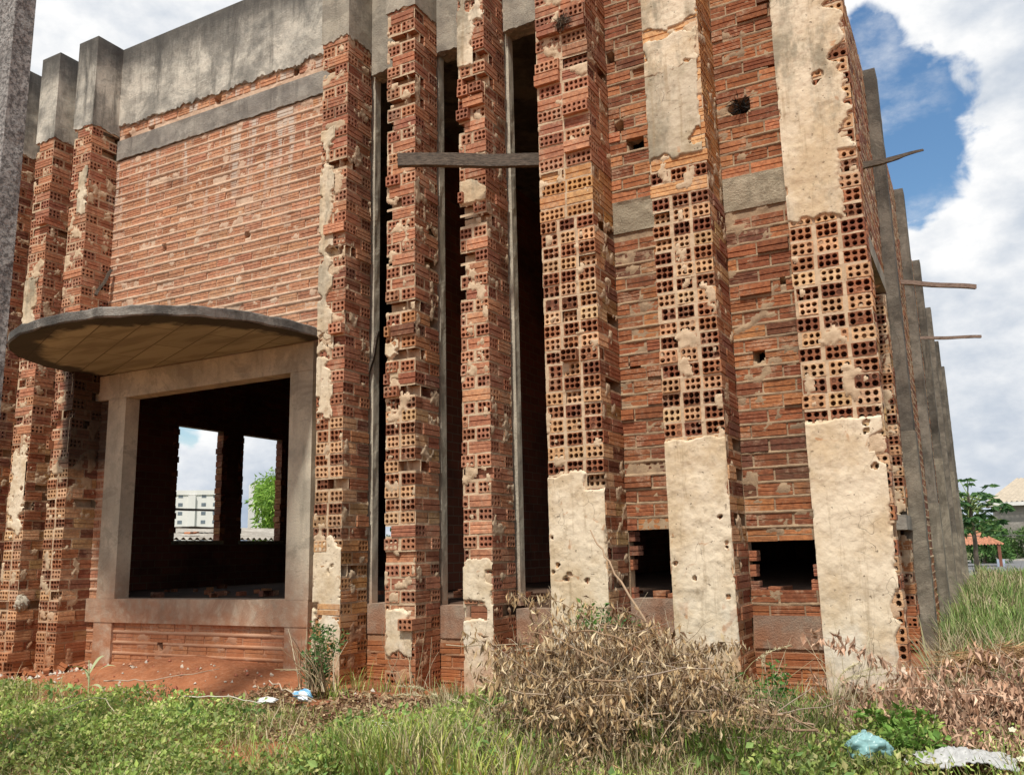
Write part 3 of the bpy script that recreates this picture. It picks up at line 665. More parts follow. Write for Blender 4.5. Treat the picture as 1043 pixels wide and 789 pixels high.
def blades(mb, P, H, Wd, col, lean=.5, droop=.5, az=None):
    n = len(P); az = rng.uniform(0, 2*math.pi, n) if az is None else az
    d = np.stack([np.cos(az), np.sin(az), np.zeros(n)], 1); s = np.stack([-np.sin(az), np.cos(az), np.zeros(n)], 1)
    ln = rng.uniform(.1, 1, n)*lean; dr = rng.uniform(.2, 1, n)*droop; H = H[:, None]; W2 = Wd[:, None]
    pts = []
    for q in (0, .35, .7, 1.):
        z = H[:, 0]*(q-dr*q**3*.6); o = H[:, 0]*(ln*q+dr*q*q*.6)
        pts.append(P+d*o[:, None]+np.array([0, 0, 1.])*z[:, None])
    w = [.5, .5, .35]
    V = np.stack([pts[0]-s*W2*w[0], pts[0]+s*W2*w[0], pts[1]-s*W2*w[1], pts[1]+s*W2*w[1], pts[2]-s*W2*w[2], pts[2]+s*W2*w[2], pts[3]], 1)
    b = np.arange(n)[:, None]*7; V = V.reshape(-1, 3); cc = np.repeat(np.asarray(col), 7, axis=0)
    F4 = np.concatenate([b+np.array([[0, 1, 3, 2]]), b+np.array([[2, 3, 5, 4]])]); F3 = b+np.array([[4, 5, 6]])
    n0 = mb.n; mb.add(V, F4, cc); mb.b.append((np.zeros((0, 3)), F3+n0, np.zeros((0, 3)), 0, False))
def cols(n, pal, a=.2):
    p = np.array(pal)[rng.integers(0, len(pal), n)]; return p*rng.uniform(1-a, 1+a, (n, 1))
def at(x, y, dz=0): return np.stack([x, y, g(x, y)+dz], -1)
GREEN = [(.27, .38, .09), (.34, .44, .11), (.18, .28, .06), (.42, .48, .15), (.50, .48, .22), (.25, .32, .11)]
DRY = [(.40, .29, .17), (.30, .20, .11), (.48, .37, .23), (.22, .14, .08)]
STRAW = [(.50, .42, .27), (.42, .34, .2), (.58, .5, .34)]

# leafy ground cover in front (low weeds)
mb = MB()
def cover(n, fx, size=(.018, .04), hmax=.12, pal=GREEN):
    x, y = fx(n); kp = ((x+.22)/.28)**2+((y-4.93)/.2)**2 > 1; x, y = x[kp], y[kp]; n = len(x); h = rng.uniform(.1, 1, n)**.8*hmax*(.4+1.2*fbm(x*3, y*3, 90, 3)); P = at(x, y); P[:, 2] += h
    D = rng.normal(size=(n, 3))*.7; D[:, 2] = np.abs(D[:, 2])*.5+.25; L = rng.uniform(*size, n)
    leaves(mb, P, D, L, L*rng.uniform(.4, .7, n), cols(n, pal, .3)*(.45+1.1*fbm(x*1.6, y*1.6, 97, 3))[:, None], .15)
def front(n, x0, x1, ylo, yhi, thr=0.):
    def f(_n):
        x = rng.uniform(x0, x1, _n*3); y = rng.uniform(0, 1, _n*3); lo = ylo(x); hi = yhi(x); y = lo+(hi-lo)*y
        keep = fbm(x*2.2, y*2.2, 95, 3) > thr-.10*rng.random(_n*3); return x[keep][:_n], y[keep][:_n]
    return f
# the strip of ground between the camera and the ruin: y of its near edge rises to the right
near = lambda x: 2.6+.0*x
farL = lambda x: 4.62+.10*(x+6)+.1*np.sin(x*3)
cover(1, lambda n: (np.array([-3.]), np.array([4.])))
for cnt, x0, x1, lo, hi, sz, hm in ((62000, -9.5, -3.0, lambda x: np.full_like(x, 2.9), lambda x: np.where(x < -4.6, 4.82+.12*np.sin(x*4), 4.45+.12*np.sin(x*5)), (.012, .045), .17),
                                (5000, -9.5, -7, lambda x: np.full_like(x, 4.7), lambda x: np.full_like(x, 5.2), (.015, .03), .08),
                                (5200, -1.15, -.3, lambda x: np.full_like(x, 4.3), lambda x: 5.5+.3*np.sin(x*9), (.02, .045), .16),
                                (5000, -3.3, -.9, lambda x: np.full_like(x, 3.8), lambda x: np.full_like(x, 4.7), (.015, .035), .09),
                                (5000, -3.1, -2.2, lambda x: np.full_like(x, 4.2), lambda x: np.full_like(x, 5.6), (.02, .05), .2),
                                (3500, -.4, 1.2, lambda x: np.full_like(x, 4.2), lambda x: np.full_like(x, 5.4), (.015, .03), .14)):
    x = rng.uniform(x0, x1, cnt); y = rng.uniform(0, 1, cnt); y = lo(x)+(hi(x)-lo(x))*y
    kp = fbm(x*2.0, y*2.0, 95, 3) > rng.uniform(.26, .52, cnt); x, y = x[kp], y[kp]
    cover(len(x), lambda n, x=x, y=y: (x, y), sz, hm)
x = rng.uniform(-8, -.3, 3800); y = rng.uniform(3.3, 4.8, 3800); kp = fbm(x*1.9, y*1.9, 131, 3) > rng.uniform(.5, .62, 3800); x, y = x[kp], y[kp]
cover(len(x), lambda n: (x, y), (.035, .065), .17, [(.20, .34, .10), (.26, .38, .12), (.14, .25, .07)])
tag(mb.build('ground_cover', LF), 'low leafy green weeds carpeting the earth before the building', 'weeds', kind='stuff')
# grass
mb = MB()
def turf(n, x0, x1, y0, y1, h, w, pal, thr=.35, lean=.5, droop=.6):
    x = rng.uniform(x0, x1, n); y = rng.uniform(y0, y1, n); kp = fbm(x*2.5, y*2.5, 99, 3) > rng.uniform(thr-.1, thr+.1, n); x, y = x[kp], y[kp]; n = len(x); q = fbm(x*1.3, y*1.3, 103, 4)
    cc = cols(n, pal, .25)*(.4+1.2*q)[:, None]; dry = fbm(x*.9, y*.9, 107, 3) > rng.uniform(.5, .75, n); cc[dry] = cols(int(dry.sum()), STRAW, .2)*.8
    blades(mb, at(x, y, -.01), rng.uniform(*h, n)*(.5+1.1*fbm(x*1.8, y*1.8, 105, 3)), rng.uniform(*w, n), cc, lean, droop)
GG = [(.22, .33, .07), (.30, .40, .10), (.15, .24, .05), (.42, .45, .15), (.56, .50, .26)]
turf(15000, -9.5, -3., 3., 4.95, (.06, .22), (.0025, .005), GG+STRAW[:1], .33)
turf(2500, -9.5, -3.4, 3., 5.0, (.1, .3), (.003, .006), STRAW, .45, .9, .8)
turf(5600, -3.3, -2.0, 3.7, 5.2, (.12, .34), (.005, .011), GG+[(.34, .38, .07)], .3)
turf(4600, -1.75, -.85, 4.95, 5.95, (.1, .34), (.004, .009), GG[:3]+GG[:3]+STRAW, .28)
turf(2600, -1.7, -.95, 4.5, 5.3, (.1, .34), (.004, .009), GG[:3]+STRAW[:1], .35)
turf(1800, -2.9, -2.3, 5.0, 5.9, (.15, .42), (.004, .008), GG+STRAW[:1], .3)
turf(3600, -2.4, -.9, 3.9, 4.75, (.05, .2), (.003, .006), GG+STRAW+DRY, .25)
turf(1500, -4.6, -3.4, 5.4, 5.9, (.05, .22), (.004, .007), GG, .4)
turf(2200, -1.2, .6, 4.3, 5.6, (.08, .24), (.004, .008), GG, .35)
turf(2200, -3.6, -1.8, 5.3, 6.1, (.06, .22), (.003, .006), STRAW+GG[:2], .42)
turf(1100, -.95, -.45, 5.2, 5.9, (.12, .36), (.003, .006), STRAW, .3, .35, .8)
GR = [(.14, .23, .06), (.20, .30, .08), (.09, .16, .04), (.28, .34, .13), (.42, .40, .22)]
turf(20000, -.45, 5, 6.4, 12, (.2, .5), (.006, .013), GR, .2)
turf(16000, -.4, 7, 11.5, 20, (.25, .5), (.009, .018), GR, .2)
turf(14000, -.3, 10, 19, 33, (.25, .5), (.016, .03), GR, .1)
turf(6000, -14, -11, 2, 14, (.2, .6), (.01, .02), GR, .2)
tag(mb.build('grass', LF), 'long green grass growing round the building and across the lot', 'grass', kind='stuff')
# leaf litter on the earth
mb = MB(); n = 12000
x = np.concatenate([rng.uniform(-5.2, -2.7, 9000), rng.uniform(-2.8, .8, 3000)]); y = np.concatenate([rng.uniform(4.35, 5.55, 9000), rng.uniform(4.1, 5.6, 3000)])
kp = fbm(x*2, y*2, 120, 3) > rng.uniform(.3, .5, n); x, y = x[kp], y[kp]; n = len(x); P = at(x, y); P[:, 2] += rng.uniform(.0, .05, n)
D = rng.normal(size=(n, 3)); D[:, 2] *= .3; L = rng.uniform(.03, .075, n); leaves(mb, P, D, L, L*rng.uniform(.25, .45, n), cols(n, DRY+[(.33, .19, .13)], .25), .5, curl=.3)
tag(mb.build('leaf_litter', DL), 'curled brown dead leaves strewn over the red earth', 'dead leaves', kind='stuff')
# small stones and clods
mb = MB()
for i in range(420):
    x = random.uniform(-8.6, -3.5) if i % 3 else random.uniform(-9.2, -8.0); y = random.uniform(5.0, 5.95) if i % 3 else random.uniform(5.3, 6.1); s = random.uniform(.006, .022)*(1.7 if i % 3 == 0 else 1)
    z = float(g(x, y)); a = rng.normal(size=(6, 3)); a = np.array([(1, 0, 0), (-1, 0, 0), (0, 1, 0), (0, -1, 0), (0, 0, 1), (0, 0, -1)])*rng.uniform(.6, 1.4, (6, 1))*s+rng.normal(size=(6, 3))*s*.2
    mb.add(a+np.array([x, y, z+s*.3]), [(0, 2, 4), (2, 1, 4), (1, 3, 4), (3, 0, 4), (2, 0, 5), (1, 2, 5), (3, 1, 5), (0, 3, 5)], random.choice([(.42, .2, .11), (.5, .42, .33), (.35, .12, .07), (.55, .5, .42)]))
tag(mb.build('pebbles', TN), 'small stones and clods lying on the red earth bank', 'pebbles', kind='stuff')

# brush piles
def bend(p, d, L, n=6, wob=.12, grav=-.05):
    P = [np.array(p, float)]; d = np.array(d, float); d /= np.linalg.norm(d)
    for i in range(n):
        d = d+rng.normal(size=3)*wob+np.array([0, 0, grav]); d /= np.linalg.norm(d); P.append(P[-1]+d*L/n)
    return np.array(P)
def brush(name, label, cx, cy, rx, ry, h, nb, nl, pal, leafL, seed, broad=.35, Lb=(.3, 1.0)):
    t_ = thing(name, label, 'brush pile', (cx, cy, float(g(cx, cy))))
    inv = Matrix.Translation(t_.location).inverted()
    top = lambda x, y: h*np.clip(1-((x-cx)/rx)**2-((y-cy)/ry)**2, 0, 1)**.6*(.35+1.25*fbm(x*4, y*4, seed, 3))
    br_ = MB(); lv = MB()
    for i in range(nb):
        a = random.uniform(0, 6.283); q = random.random()**.5; x, y = cx+rx*q*math.cos(a)*.8, cy+ry*q*math.sin(a)*.8
        zt = float(g(x, y))+float(top(x, y))*random.uniform(.3, 1.05)
        az = random.uniform(-.7, .7)+(math.pi if i % 2 else 0); L = random.uniform(*Lb)
        P = bend((x, y, zt), (math.cos(az), math.sin(az)*.6, random.uniform(-.15, .35)), L, 7, .14, -.07)
        P[:, 2] = np.maximum(P[:, 2], g(P[:, 0], P[:, 1])+.01)
        r0 = random.choice((.002, .003, .003, .004, .006)); c_ = random.choice([(.30, .2, .12), (.22, .15, .1), (.38, .29, .2), (.33, .26, .2)])
        br_.tube(P, np.linspace(r0, r0*.4, len(P)), 5, c_)
        m = nl//nb; s = rng.uniform(.05, 1, m)*(len(P)-1); i0 = np.minimum(s.astype(int), len(P)-2); fr_ = (s-i0)[:, None]
        Q = P[i0]*(1-fr_)+P[i0+1]*fr_+rng.normal(size=(m, 3))*.025
        D = rng.normal(size=(m, 3))*.42; D[:, 2] -= .95; Ln = rng.uniform(*leafL, m)
        leaves(lv, Q, D, Ln, Ln*rng.uniform(broad*.6, broad*1.3, m), cols(m, pal, .22), .45, curl=.15)
    for i in range(nb):      # upright broken stems standing out of the heap
        x, y = cx+rx*random.uniform(-.8, .8), cy+ry*random.uniform(-.7, .7); zt = float(g(x, y))+float(top(x, y))*random.uniform(.4, .9)
        P = bend((x, y, zt), (random.gauss(0, .5), random.gauss(0, .3), 1), random.uniform(.12, .42), 5, .16, -.04); br_.tube(P, np.linspace(.003, .001, len(P)), 4, random.choice([(.45, .36, .25), (.3, .22, .14), (.5, .42, .3)]))
    m = nl//2; x = cx+rx*rng.uniform(-1, 1, m); y = cy+ry*rng.uniform(-1, 1, m); kp = top(x, y) > .03; x, y = x[kp], y[kp]; m = len(x)
    cl = fbm(x*7, y*7, seed+2, 3) > rng.uniform(.38, .56, m); x, y = x[cl], y[cl]; m = len(x)
    Q = at(x, y); Q[:, 2] += top(x, y)*rng.uniform(.2, .95, m); D = rng.normal(size=(m, 3))*.5; D[:, 2] -= .8; Ln = rng.uniform(*leafL, m)
    leaves(lv, Q, D, Ln, Ln*rng.uniform(broad*.6, broad*1.3, m), cols(m, pal, .25), .45, curl=.15)
    for mb_, nm, mt in ((br_, 'branches', TN), (lv, 'dry_leaves', DL)):
        o = mb_.build(nm, mt, t_); o.matrix_parent_inverse = inv
    return t_
brush('brush_pile', 'big heap of cut branches with hanging tan dead leaves before the pier foot', -2.0, 4.88, .70, .72, .66, 250, 16000, [(.50, .37, .22), (.36, .24, .13), (.64, .52, .35), (.20, .13, .08), (.44, .31, .17), (.28, .2, .13)], (.025, .075), 130, .27, Lb=(.2, .6))
brush('brush_pile', 'low sparse spread of dead twigs and leaves among the grass beside the big heap', -1.4, 4.85, .5, .35, .3, 60, 2600, [(.44, .33, .2), (.32, .22, .13), (.2, .14, .09)], (.025, .06), 133, .3, Lb=(.2, .6))
brush('brush_pile', 'heap of cut branches with pinkish brown dead leaves at the building corner', .16, 5.6, .70, .50, .40, 110, 11000, [(.56, .36, .26), (.46, .28, .19), (.66, .46, .34), (.32, .2, .14)], (.04, .08), 140, .36)
# long stems lying over the heap
def stick(label, pts, r, col, name='dead_branch'):
    mb = MB(); P = np.array(pts, float)
    tt = np.linspace(0, len(P)-1, 4*len(P)); i0 = np.minimum(tt.astype(int), len(P)-2); f = (tt-i0)[:, None]; Q = P[i0]*(1-f)+P[i0+1]*f+rng.normal(size=(len(tt), 3))*.006
    mb.tube(Q, np.linspace(r, r*.45, len(Q)), 7, col); return tag(mb.build(name, TN), label, 'branch')
stick('thick bare brown branch lying low across the front of the large heap', [(-1.75, 4.72, -.78), (-1.45, 4.66, -.86), (-1.1, 4.7, -.9), (-.83, 4.72, -.9)], .013, (.26, .17, .11))
stick('slim bare branch sloping down over the grass to meet the thick one', [(-1.55, 4.95, -.68), (-1.2, 4.86, -.82), (-.85, 4.74, -.88)], .009, (.38, .27, .19))
stick('pale bare stick pointing up at a slant from the heap against a plastered pier', [(-1.86, 5.25, -.5), (-2.12, 5.32, -.1), (-2.28, 5.38, .12)], .009, (.40, .28, .18))
stick('thin straight tan cane resting level on top of the large heap', [(-3.3, 5.2, -.62), (-2.5, 5.05, -.56), (-1.6, 4.95, -.5)], .004, (.42, .33, .22))
stick('crooked tan branch lying across the lower face of the large heap', [(-2.15, 4.5, -.93), (-1.85, 4.5, -.89), (-1.55, 4.55, -.83)], .009, (.45, .33, .22))
stick('thin pale stem lying slantwise on the red earth beside the white paper scrap', [(-5.0, 5.35, -.93), (-4.6, 5.1, -.96), (-4.2, 4.95, -.98)], .005, (.5, .42, .32))
stick('bent dry stem lying on the red bank below the window wall', [(-6.6, 5.1, -.98), (-6.2, 5.2, -.97), (-5.7, 5.5, -.9)], .006, (.42, .33, .24))
stick('bleached forked stem lying on the green weeds', [(-5.1, 4.55, -.95), (-4.75, 4.6, -.92), (-4.3, 4.5, -.93)], .005, (.6, .55, .45))
stick('dry pale stalk arched over the weeds nearest the bare soil', [(-5.6, 4.0, -.98), (-5.35, 4.1, -.88), (-5.0, 4.0, -.96)], .004, (.55, .47, .33))
# straw mat: dead palm frond on top of the second heap
def frond():
    t_ = thing('palm_frond', 'fallen brown palm frond lying on the pinkish leaf heap', 'palm frond', (.2, 6.5, -.7)); inv = Matrix.Translation((.2, 6.5, -.7)).inverted()
    mb = MB(); P = np.array([(-.32, 6.25, -.74), (.0, 6.2, -.66), (.35, 6.1, -.66), (.8, 6.0, -.72)]); mb.tube(P, [.012, .012, .01, .006], 6, (.36, .24, .14))
    o = mb.build('midrib', TN, t_); o.matrix_parent_inverse = inv
    mb = MB(); n = 1700; s = rng.uniform(0, 3, n); i0 = np.minimum(s.astype(int), 2); f = (s-i0)[:, None]; Q = P[i0]*(1-f)+P[i0+1]*f+rng.normal(size=(n, 3))*np.array([.03, .03, .025])
    D = np.stack([rng.normal(0, .6, n)+.6, rng.choice([-1, 1], n)*.8+rng.normal(0, .3, n), rng.normal(-.12, .25, n)], 1)
    L = rng.uniform(.08, .25, n); leaves(mb, Q, D, L, np.full(n, .007), cols(n, [(.40, .25, .13), (.30, .18, .09), (.5, .34, .19)], .2), .2, curl=.25)
    o = mb.build('leaflets', DL, t_); o.matrix_parent_inverse = inv
frond()
# individual plants
def plant(name, label, cat, x, y, h, nst, nl, pal, leafL, spread=.15, z=None, wide=.45, stemcol=(.2, .22, .08), dirz=.3):
    z0 = float(g(x, y)) if z is None else z; t_ = thing(name, label, cat, (x, y, z0)); inv = Matrix.Translation((x, y, z0)).inverted(); st = MB(); lv = MB()
    for i in range(nst):
        a = random.uniform(0, 6.283); q = spread*random.uniform(.2, 1)
        P = bend((x+random.gauss(0, spread*.2), y+random.gauss(0, spread*.15), z0-.01), (math.cos(a)*q, math.sin(a)*q, h), h*random.uniform(.6, 1.05), 6, .1, -.03)
        st.tube(P, np.linspace(.004, .0015, len(P)), 5, stemcol)
        m = nl//nst; s = rng.uniform(.2, 1, m)*(len(P)-1); i0 = np.minimum(s.astype(int), len(P)-2); f = (s-i0)[:, None]; Q = P[i0]*(1-f)+P[i0+1]*f
        D = rng.normal(size=(m, 3)); D[:, 2] = D[:, 2]*.4+dirz; Q = Q+D*.012; L = rng.uniform(*leafL, m); leaves(lv, Q, D, L, L*wide*rng.uniform(.7, 1.2, m), cols(m, pal, .25), .15, curl=.15)
    for mb_, nm, mt in ((st, 'stems', TN), (lv, 'foliage', LF)):
        o = mb_.build(nm, mt, t_); o.matrix_parent_inverse = inv
    return t_
vine = plant('climbing_weed', 'bushy green vine over dry tan stems at the foot of the pier beside the window', 'weed', -4.62, 5.45, .58, 14, 900, [(.06, .14, .045), (.09, .19, .05), (.13, .24, .08)], (.025, .05), .16, dirz=.2)
mb = MB()
for i in range(60):
    P = bend((-4.62+random.gauss(0, .07), 5.42+random.gauss(0, .04), -1.0), (random.gauss(0, .25), random.gauss(0, .1), 1), random.uniform(.2, .5), 6, .15, -.05); mb.tube(P, np.linspace(.005, .002, len(P)), 4, random.choice(STRAW+DRY))
o = mb.build('dry_stems', TN, vine); o.matrix_parent_inverse = Matrix.Translation(vine.location).inverted()
plant('leafy_weed', 'bright green sprig growing up the front of a plastered pier above the brown heap', 'weed', -2.42, 5.6, .28, 4, 130, [(.12, .25, .05), (.2, .32, .08)], (.03, .055), .08, z=-.6)
plant('leafy_weed', 'dark green leafy shoots sprouting from the crown of the brown heap', 'weed', -2.15, 5.35, .3, 8, 300, [(.06, .16, .05), (.1, .22, .06)], (.03, .055), .25, z=-.62)
plant('broadleaf_weed', 'broad pale green leaves of a weed between the dead leaves and the brown heap', 'weed', -2.62, 4.95, .3, 9, 300, [(.10, .22, .07), (.15, .27, .1), (.08, .17, .05)], (.04, .07), .3, wide=.6)
plant('broadleaf_weed', 'lush low weed with broad yellow green leaves in front of the pinkish heap', 'weed', -.5, 5.15, .3, 14, 520, [(.15, .28, .05), (.2, .34, .08), (.11, .22, .04)], (.04, .07), .32, wide=.55)
plant('broadleaf_weed', 'clump of big light green leaves amid the carpet of small weeds', 'weed', -3.25, 4.25, .2, 14, 520, [(.16, .30, .07), (.2, .36, .1)], (.03, .055), .24, wide=.6)
plant('leafy_weed', 'spindly dark green seedling standing on the red bank', 'weed', -5.75, 5.0, .2, 3, 60, [(.07, .13, .05)], (.015, .03), .06)
plant('broadleaf_weed', 'tall dark green weed growing where the two broken canes cross the grass', 'weed', -1.2, 5.35, .42, 9, 330, [(.07, .17, .04), (.1, .22, .05)], (.03, .05), .2)
# pale maize-like seedling
def maize():
    x, y = -6.62, 4.98; z0 = float(g(x, y)); t_ = thing('corn_seedling', 'young pale striped plant with long arching leaves below the outer window jamb', 'seedling', (x, y, z0)); inv = Matrix.Translation((x, y, z0)).inverted()
    mb = MB(); mb.tube([(x, y, z0), (x-.005, y, z0+.15), (x-.02, y, z0+.3)], [.007, .007, .004], 6, (.42, .45, .25)); o = mb.build('stem', TN, t_); o.matrix_parent_inverse = inv
    mb = MB(); 
    for a, L, up, zz in ((3.3, .34, .9, .08), (.1, .26, 1.3, .08), (2.8, .3, 2.2, .12), (.5, .3, 2.6, .12), (1.6, .2, 3., .2), (4.2, .25, 2.2, .18)):
        d = np.array([math.cos(a), math.sin(a), 0]); s = np.array([-math.sin(a), math.cos(a), .3]); V = []; n = 7
        for i in range(n+1):
            q = i/n; p = np.array([x, y, z0+zz])+d*L*q*.7+np.array([0, 0, L*(up*.45*q-.75*q*q)]); w = .013*math.sin(math.pi*(q*.85+.15))+.001; V += [p-s*w, p+s*w]
        mb.add(V, [(2*i, 2*i+1, 2*i+3, 2*i+2) for i in range(n)], (.45, .52, .3) if a < 4 else (.2, .33, .1))
    o = mb.build('foliage', LF, t_); o.matrix_parent_inverse = inv
maize()
# seeding grasses: arching stem + feathery head
def seedgrass(label, x, y, h, az, z=None, n=3):
    z0 = float(g(x, y)) if z is None else z; t_ = thing('seeding_grass', label, 'grass stem', (x, y, z0), 'feathery grass stems gone to seed'); inv = Matrix.Translation((x, y, z0)).inverted(); st = MB(); hd = MB()
    for i in range(n):
        a = az+random.gauss(0, .4); P = bend((x+random.gauss(0, .03), y+random.gauss(0, .03), z0), (math.cos(a)*.25, math.sin(a)*.25, 1), h*random.uniform(.8, 1.1), 9, .03, 0)
        for q in range(5, len(P)): P[q] += np.array([math.cos(a)*.02, math.sin(a)*.02, -.012])*(q-4)**1.7
        st.tube(P, np.linspace(.0028, .001, len(P)), 4, (.45, .42, .22))
        m = 130; s = rng.uniform(.68, 1, m)*(len(P)-1); i0 = np.minimum(s.astype(int), len(P)-2); f = (s-i0)[:, None]; Q = P[i0]*(1-f)+P[i0+1]*f
        D = rng.normal(size=(m, 3))*.4+(P[-1]-P[-3])/np.linalg.norm(P[-1]-P[-3]); L = rng.uniform(.015, .03, m); leaves(hd, Q, D, L, L*.15, cols(m, [(.6, .54, .38), (.52, .47, .3)], .15), .1)
    m = 14; 
    blades(st, np.tile([x, y, z0], (m, 1))+rng.normal(size=(m, 3))*[.02, .02, 0], rng.uniform(.1, .3, m)*h*2, np.full(m, .006), cols(m, GG, .2), .5, .8)
    for mb_, nm, mt in ((st, 'stems', LF), (hd, 'seed_head', DL)):
        o = mb_.build(nm, mt, t_); o.matrix_parent_inverse = inv
seedgrass('feathery seeding grass in front of the pier with hollow brick ends at its foot', -3.15, 4.9, .42, 2.8)
seedgrass('feathery grass stem arching over the dead leaves nearest their thick patch', -2.85, 4.75, .36, 2.4)
seedgrass('feathery grass drooping beside the foot of the narrowest plastered pier', -2.95, 5.25, .42, 2.2)
seedgrass('tall grass stem with one drooping white head before the low square hole', -1.42, 5.4, .62, .4, n=1)
seedgrass('dry feathery grass leaning on the widest plastered pier', -.9, 5.6, .55, 1.2, n=5)
seedgrass('pale seeding grass standing before the low hole near the beam', -1.28, 5.75, .5, 1.9, n=4)
# dry stalks
mb = MB()
for i in range(70):
    x = random.choice((-.85, -.75, -1.25, -1.4, -3.9, -3.0)) + random.gauss(0, .1); y = random.uniform(5.4, 5.85); P = bend((x, y, float(g(x, y))), (random.gauss(0, .3), random.gauss(0, .2), 1), random.uniform(.25, .65), 7, .12, -.02); mb.tube(P, np.linspace(.003, .001, len(P)), 4, random.choice(STRAW))
tag(mb.build('dry_stalks', TN), 'thin straw coloured dead stalks standing at the pier feet', 'dry weeds', kind='stuff')
# white flowers
def flower(label, x, y, z, r, n=5, col=(.8, .78, .6), group=None):
    mb = MB(); a0 = random.random()*6
    for i in range(n):
        a = a0+6.283*i/n; V = [(0, 0, 0), (math.cos(a-.55)*r*.75, math.sin(a-.55)*r*.75, r*.25), (math.cos(a)*r, math.sin(a)*r, r*.3), (math.cos(a+.55)*r*.75, math.sin(a+.55)*r*.75, r*.25)]
        V = np.array(V); V[:, 1], V[:, 2] = V[:, 1]*.6-V[:, 2]*.6, V[:, 1]*.6+V[:, 2]*.6; V += (x, y, z); mb.add(V, [(0, 1, 2, 3)], col)
    mb.tube([(x, y, z), (x, y+.01, z-.06)], .002, 4, (.2, .3, .1))
    return tag(mb.build('flower', LF), label, 'flower', group)
for (x, y, z, lb) in ((.02, 5.25, -.93, 'cream flower highest among the weeds beside the white sheet'), (.07, 5.05, -.99, 'cream flower in the middle of the three by the white sheet'), (.04, 4.92, -1.0, 'lowest cream flower at the corner of the picture beside the white sheet'), (-.10, 5.35, -.90, 'cream flower against the pinkish dead leaves')):
    flower(lb.replace('at the corner of the picture ', ''), x, y, z, .02)
mb = MB()
for i in range(30):
    x, y = -3.15+random.gauss(0, .07), 4.35+random.gauss(0, .05); z = float(g(x, y))+.13+random.random()*.06
    for k in range(5):
        a = k*1.257; r = .008; mb.add([(x, y, z), (x+math.cos(a-.5)*r, y+math.sin(a-.5)*r, z+.003), (x+math.cos(a)*r*1.3, y+math.sin(a)*r*1.3, z+.002), (x+math.cos(a+.5)*r, y+math.sin(a+.5)*r, z+.003)], [(0, 1, 2, 3)], (.8, .82, .78))
tag(mb.build('white_blossoms', LF), 'spray of tiny white blossoms on the big light green weed', 'blossom', kind='stuff')
# litter: crumpled bags and paper
def crumple(name, label, cat, x, y, z, sx, sy, sz, colf, seed, rotz=0., rough=.3, n=60):
    mb = MB(); U, V = np.meshgrid(np.linspace(0, 1, n), np.linspace(0, 1, n)); a = U*2*math.pi; b = (V-.5)*math.pi
    r = .75+.9*(fbm(np.cos(a)*1.6+3, V*3+np.sin(a)*1.6, seed, 3)-.45)+.8*np.abs(fbm(np.cos(a)*3+5, V*6+np.sin(a)*3, seed+3, 2)-.5)+.35*np.abs(fbm(np.cos(a)*6+2, V*11+np.sin(a)*6, seed+6, 2)-.5)
    X = np.cos(a)*np.cos(b)*r*sx; Y = np.sin(a)*np.cos(b)*r*sy; Z = np.sin(b)*r*sz
    c, s = math.cos(rotz), math.sin(rotz); P = np.stack([x+X*c-Y*s, y+X*s+Y*c, z+Z], -1).reshape(-1, 3)
    i = np.arange(n-1); I, J = np.meshgrid(i, i); k = (J*n+I).ravel(); col = colf(U, V).reshape(-1, 3)
    mb.add(P, np.stack([k, k+1, k+1+n, k+n], 1), col, 0, True); m = m_tint(name+'_film', rough); return tag(mb.build(name, m), label, cat)
wh = lambda U, V: np.stack([.72+0*U, .73+0*U, .72+0*U], -1)
crumple('plastic_bag', 'white plastic bag with blue stripes on the dead leaves beside the dry stems', 'bag', -4.45, 5.1, -.98, .11, .05, .035, lambda U, V: np.where(((np.sin(U*20) > .2) & (V > .45))[..., None], np.array([.18, .42, .62]), np.array([.7, .76, .8])), 5, -.3)
crumple('paper_scrap', 'crumpled white scrap of paper lying among the dead leaves', 'paper', -4.68, 4.98, -1.01, .075, .04, .02, wh, 6, .2)
crumple('plastic_bag', 'crumpled translucent teal plastic bag in the green weeds', 'bag', -.62, 4.85, -.99, .11, .07, .07, lambda U, V: np.stack([.16+.1*V, .33+.1*V, .33+.1*V], -1), 7, .2)
def drape(name, label, cat, cx, cy, w, h, seed, col):
    n, m = 60, 34; U, V = np.meshgrid(np.linspace(-1, 1, n), np.linspace(-1, 1, m)); X = cx+U*w*(1+.25*(fbm(V*2, U, seed)-.5)); Y = cy+V*h*(1+.5*(fbm(U*2, V, seed+2)-.5))+U*.05
    rg = np.abs(fbm(U*4+V*1.6, V*2.5, seed+4, 3)-.5)*.13+.045*fbm(U*9, V*7, seed+5, 3); Z = g(X, Y)+.065+rg*(1-.5*(U*U+V*V)); rim = 1-np.maximum(np.abs(U), np.abs(V))+.5*(fbm(U*3, V*3, seed+7, 3)-.5)
    i = np.arange(n-1); jx = np.arange(m-1); I, J = np.meshgrid(i, jx); k = (J*n+I).ravel(); F = np.stack([k, k+1, k+1+n, k+n], 1); F = F[(rim.ravel() > .05)[F].all(1)]
    mb = MB(); P = np.stack([X, Y, Z], -1).reshape(-1, 3); mb.add(P, F, col, 0, True); mb.add(P-[0, 0, .003], F, col, 0, True); return tag(mb.build(name, m_tint(name+'_film', .4)), label, cat)
drape('plastic_sheet', 'crumpled white plastic sheet spread out below the pinkish leaf heap', 'plastic sheet', -.22, 4.97, .24, .13, 8, (.42, .42, .41))
crumple('plastic_scrap', 'small white plastic scrap below the cream flowers by the heap', 'plastic scrap', .09, 5.05, -1.03, .05, .03, .02, wh, 9, 0)
crumple('paper_cup', 'squashed white wrapper lying under the brown heap beside the thick branch', 'wrapper', -1.08, 4.66, -1.04, .045, .03, .03, wh, 10, 0)
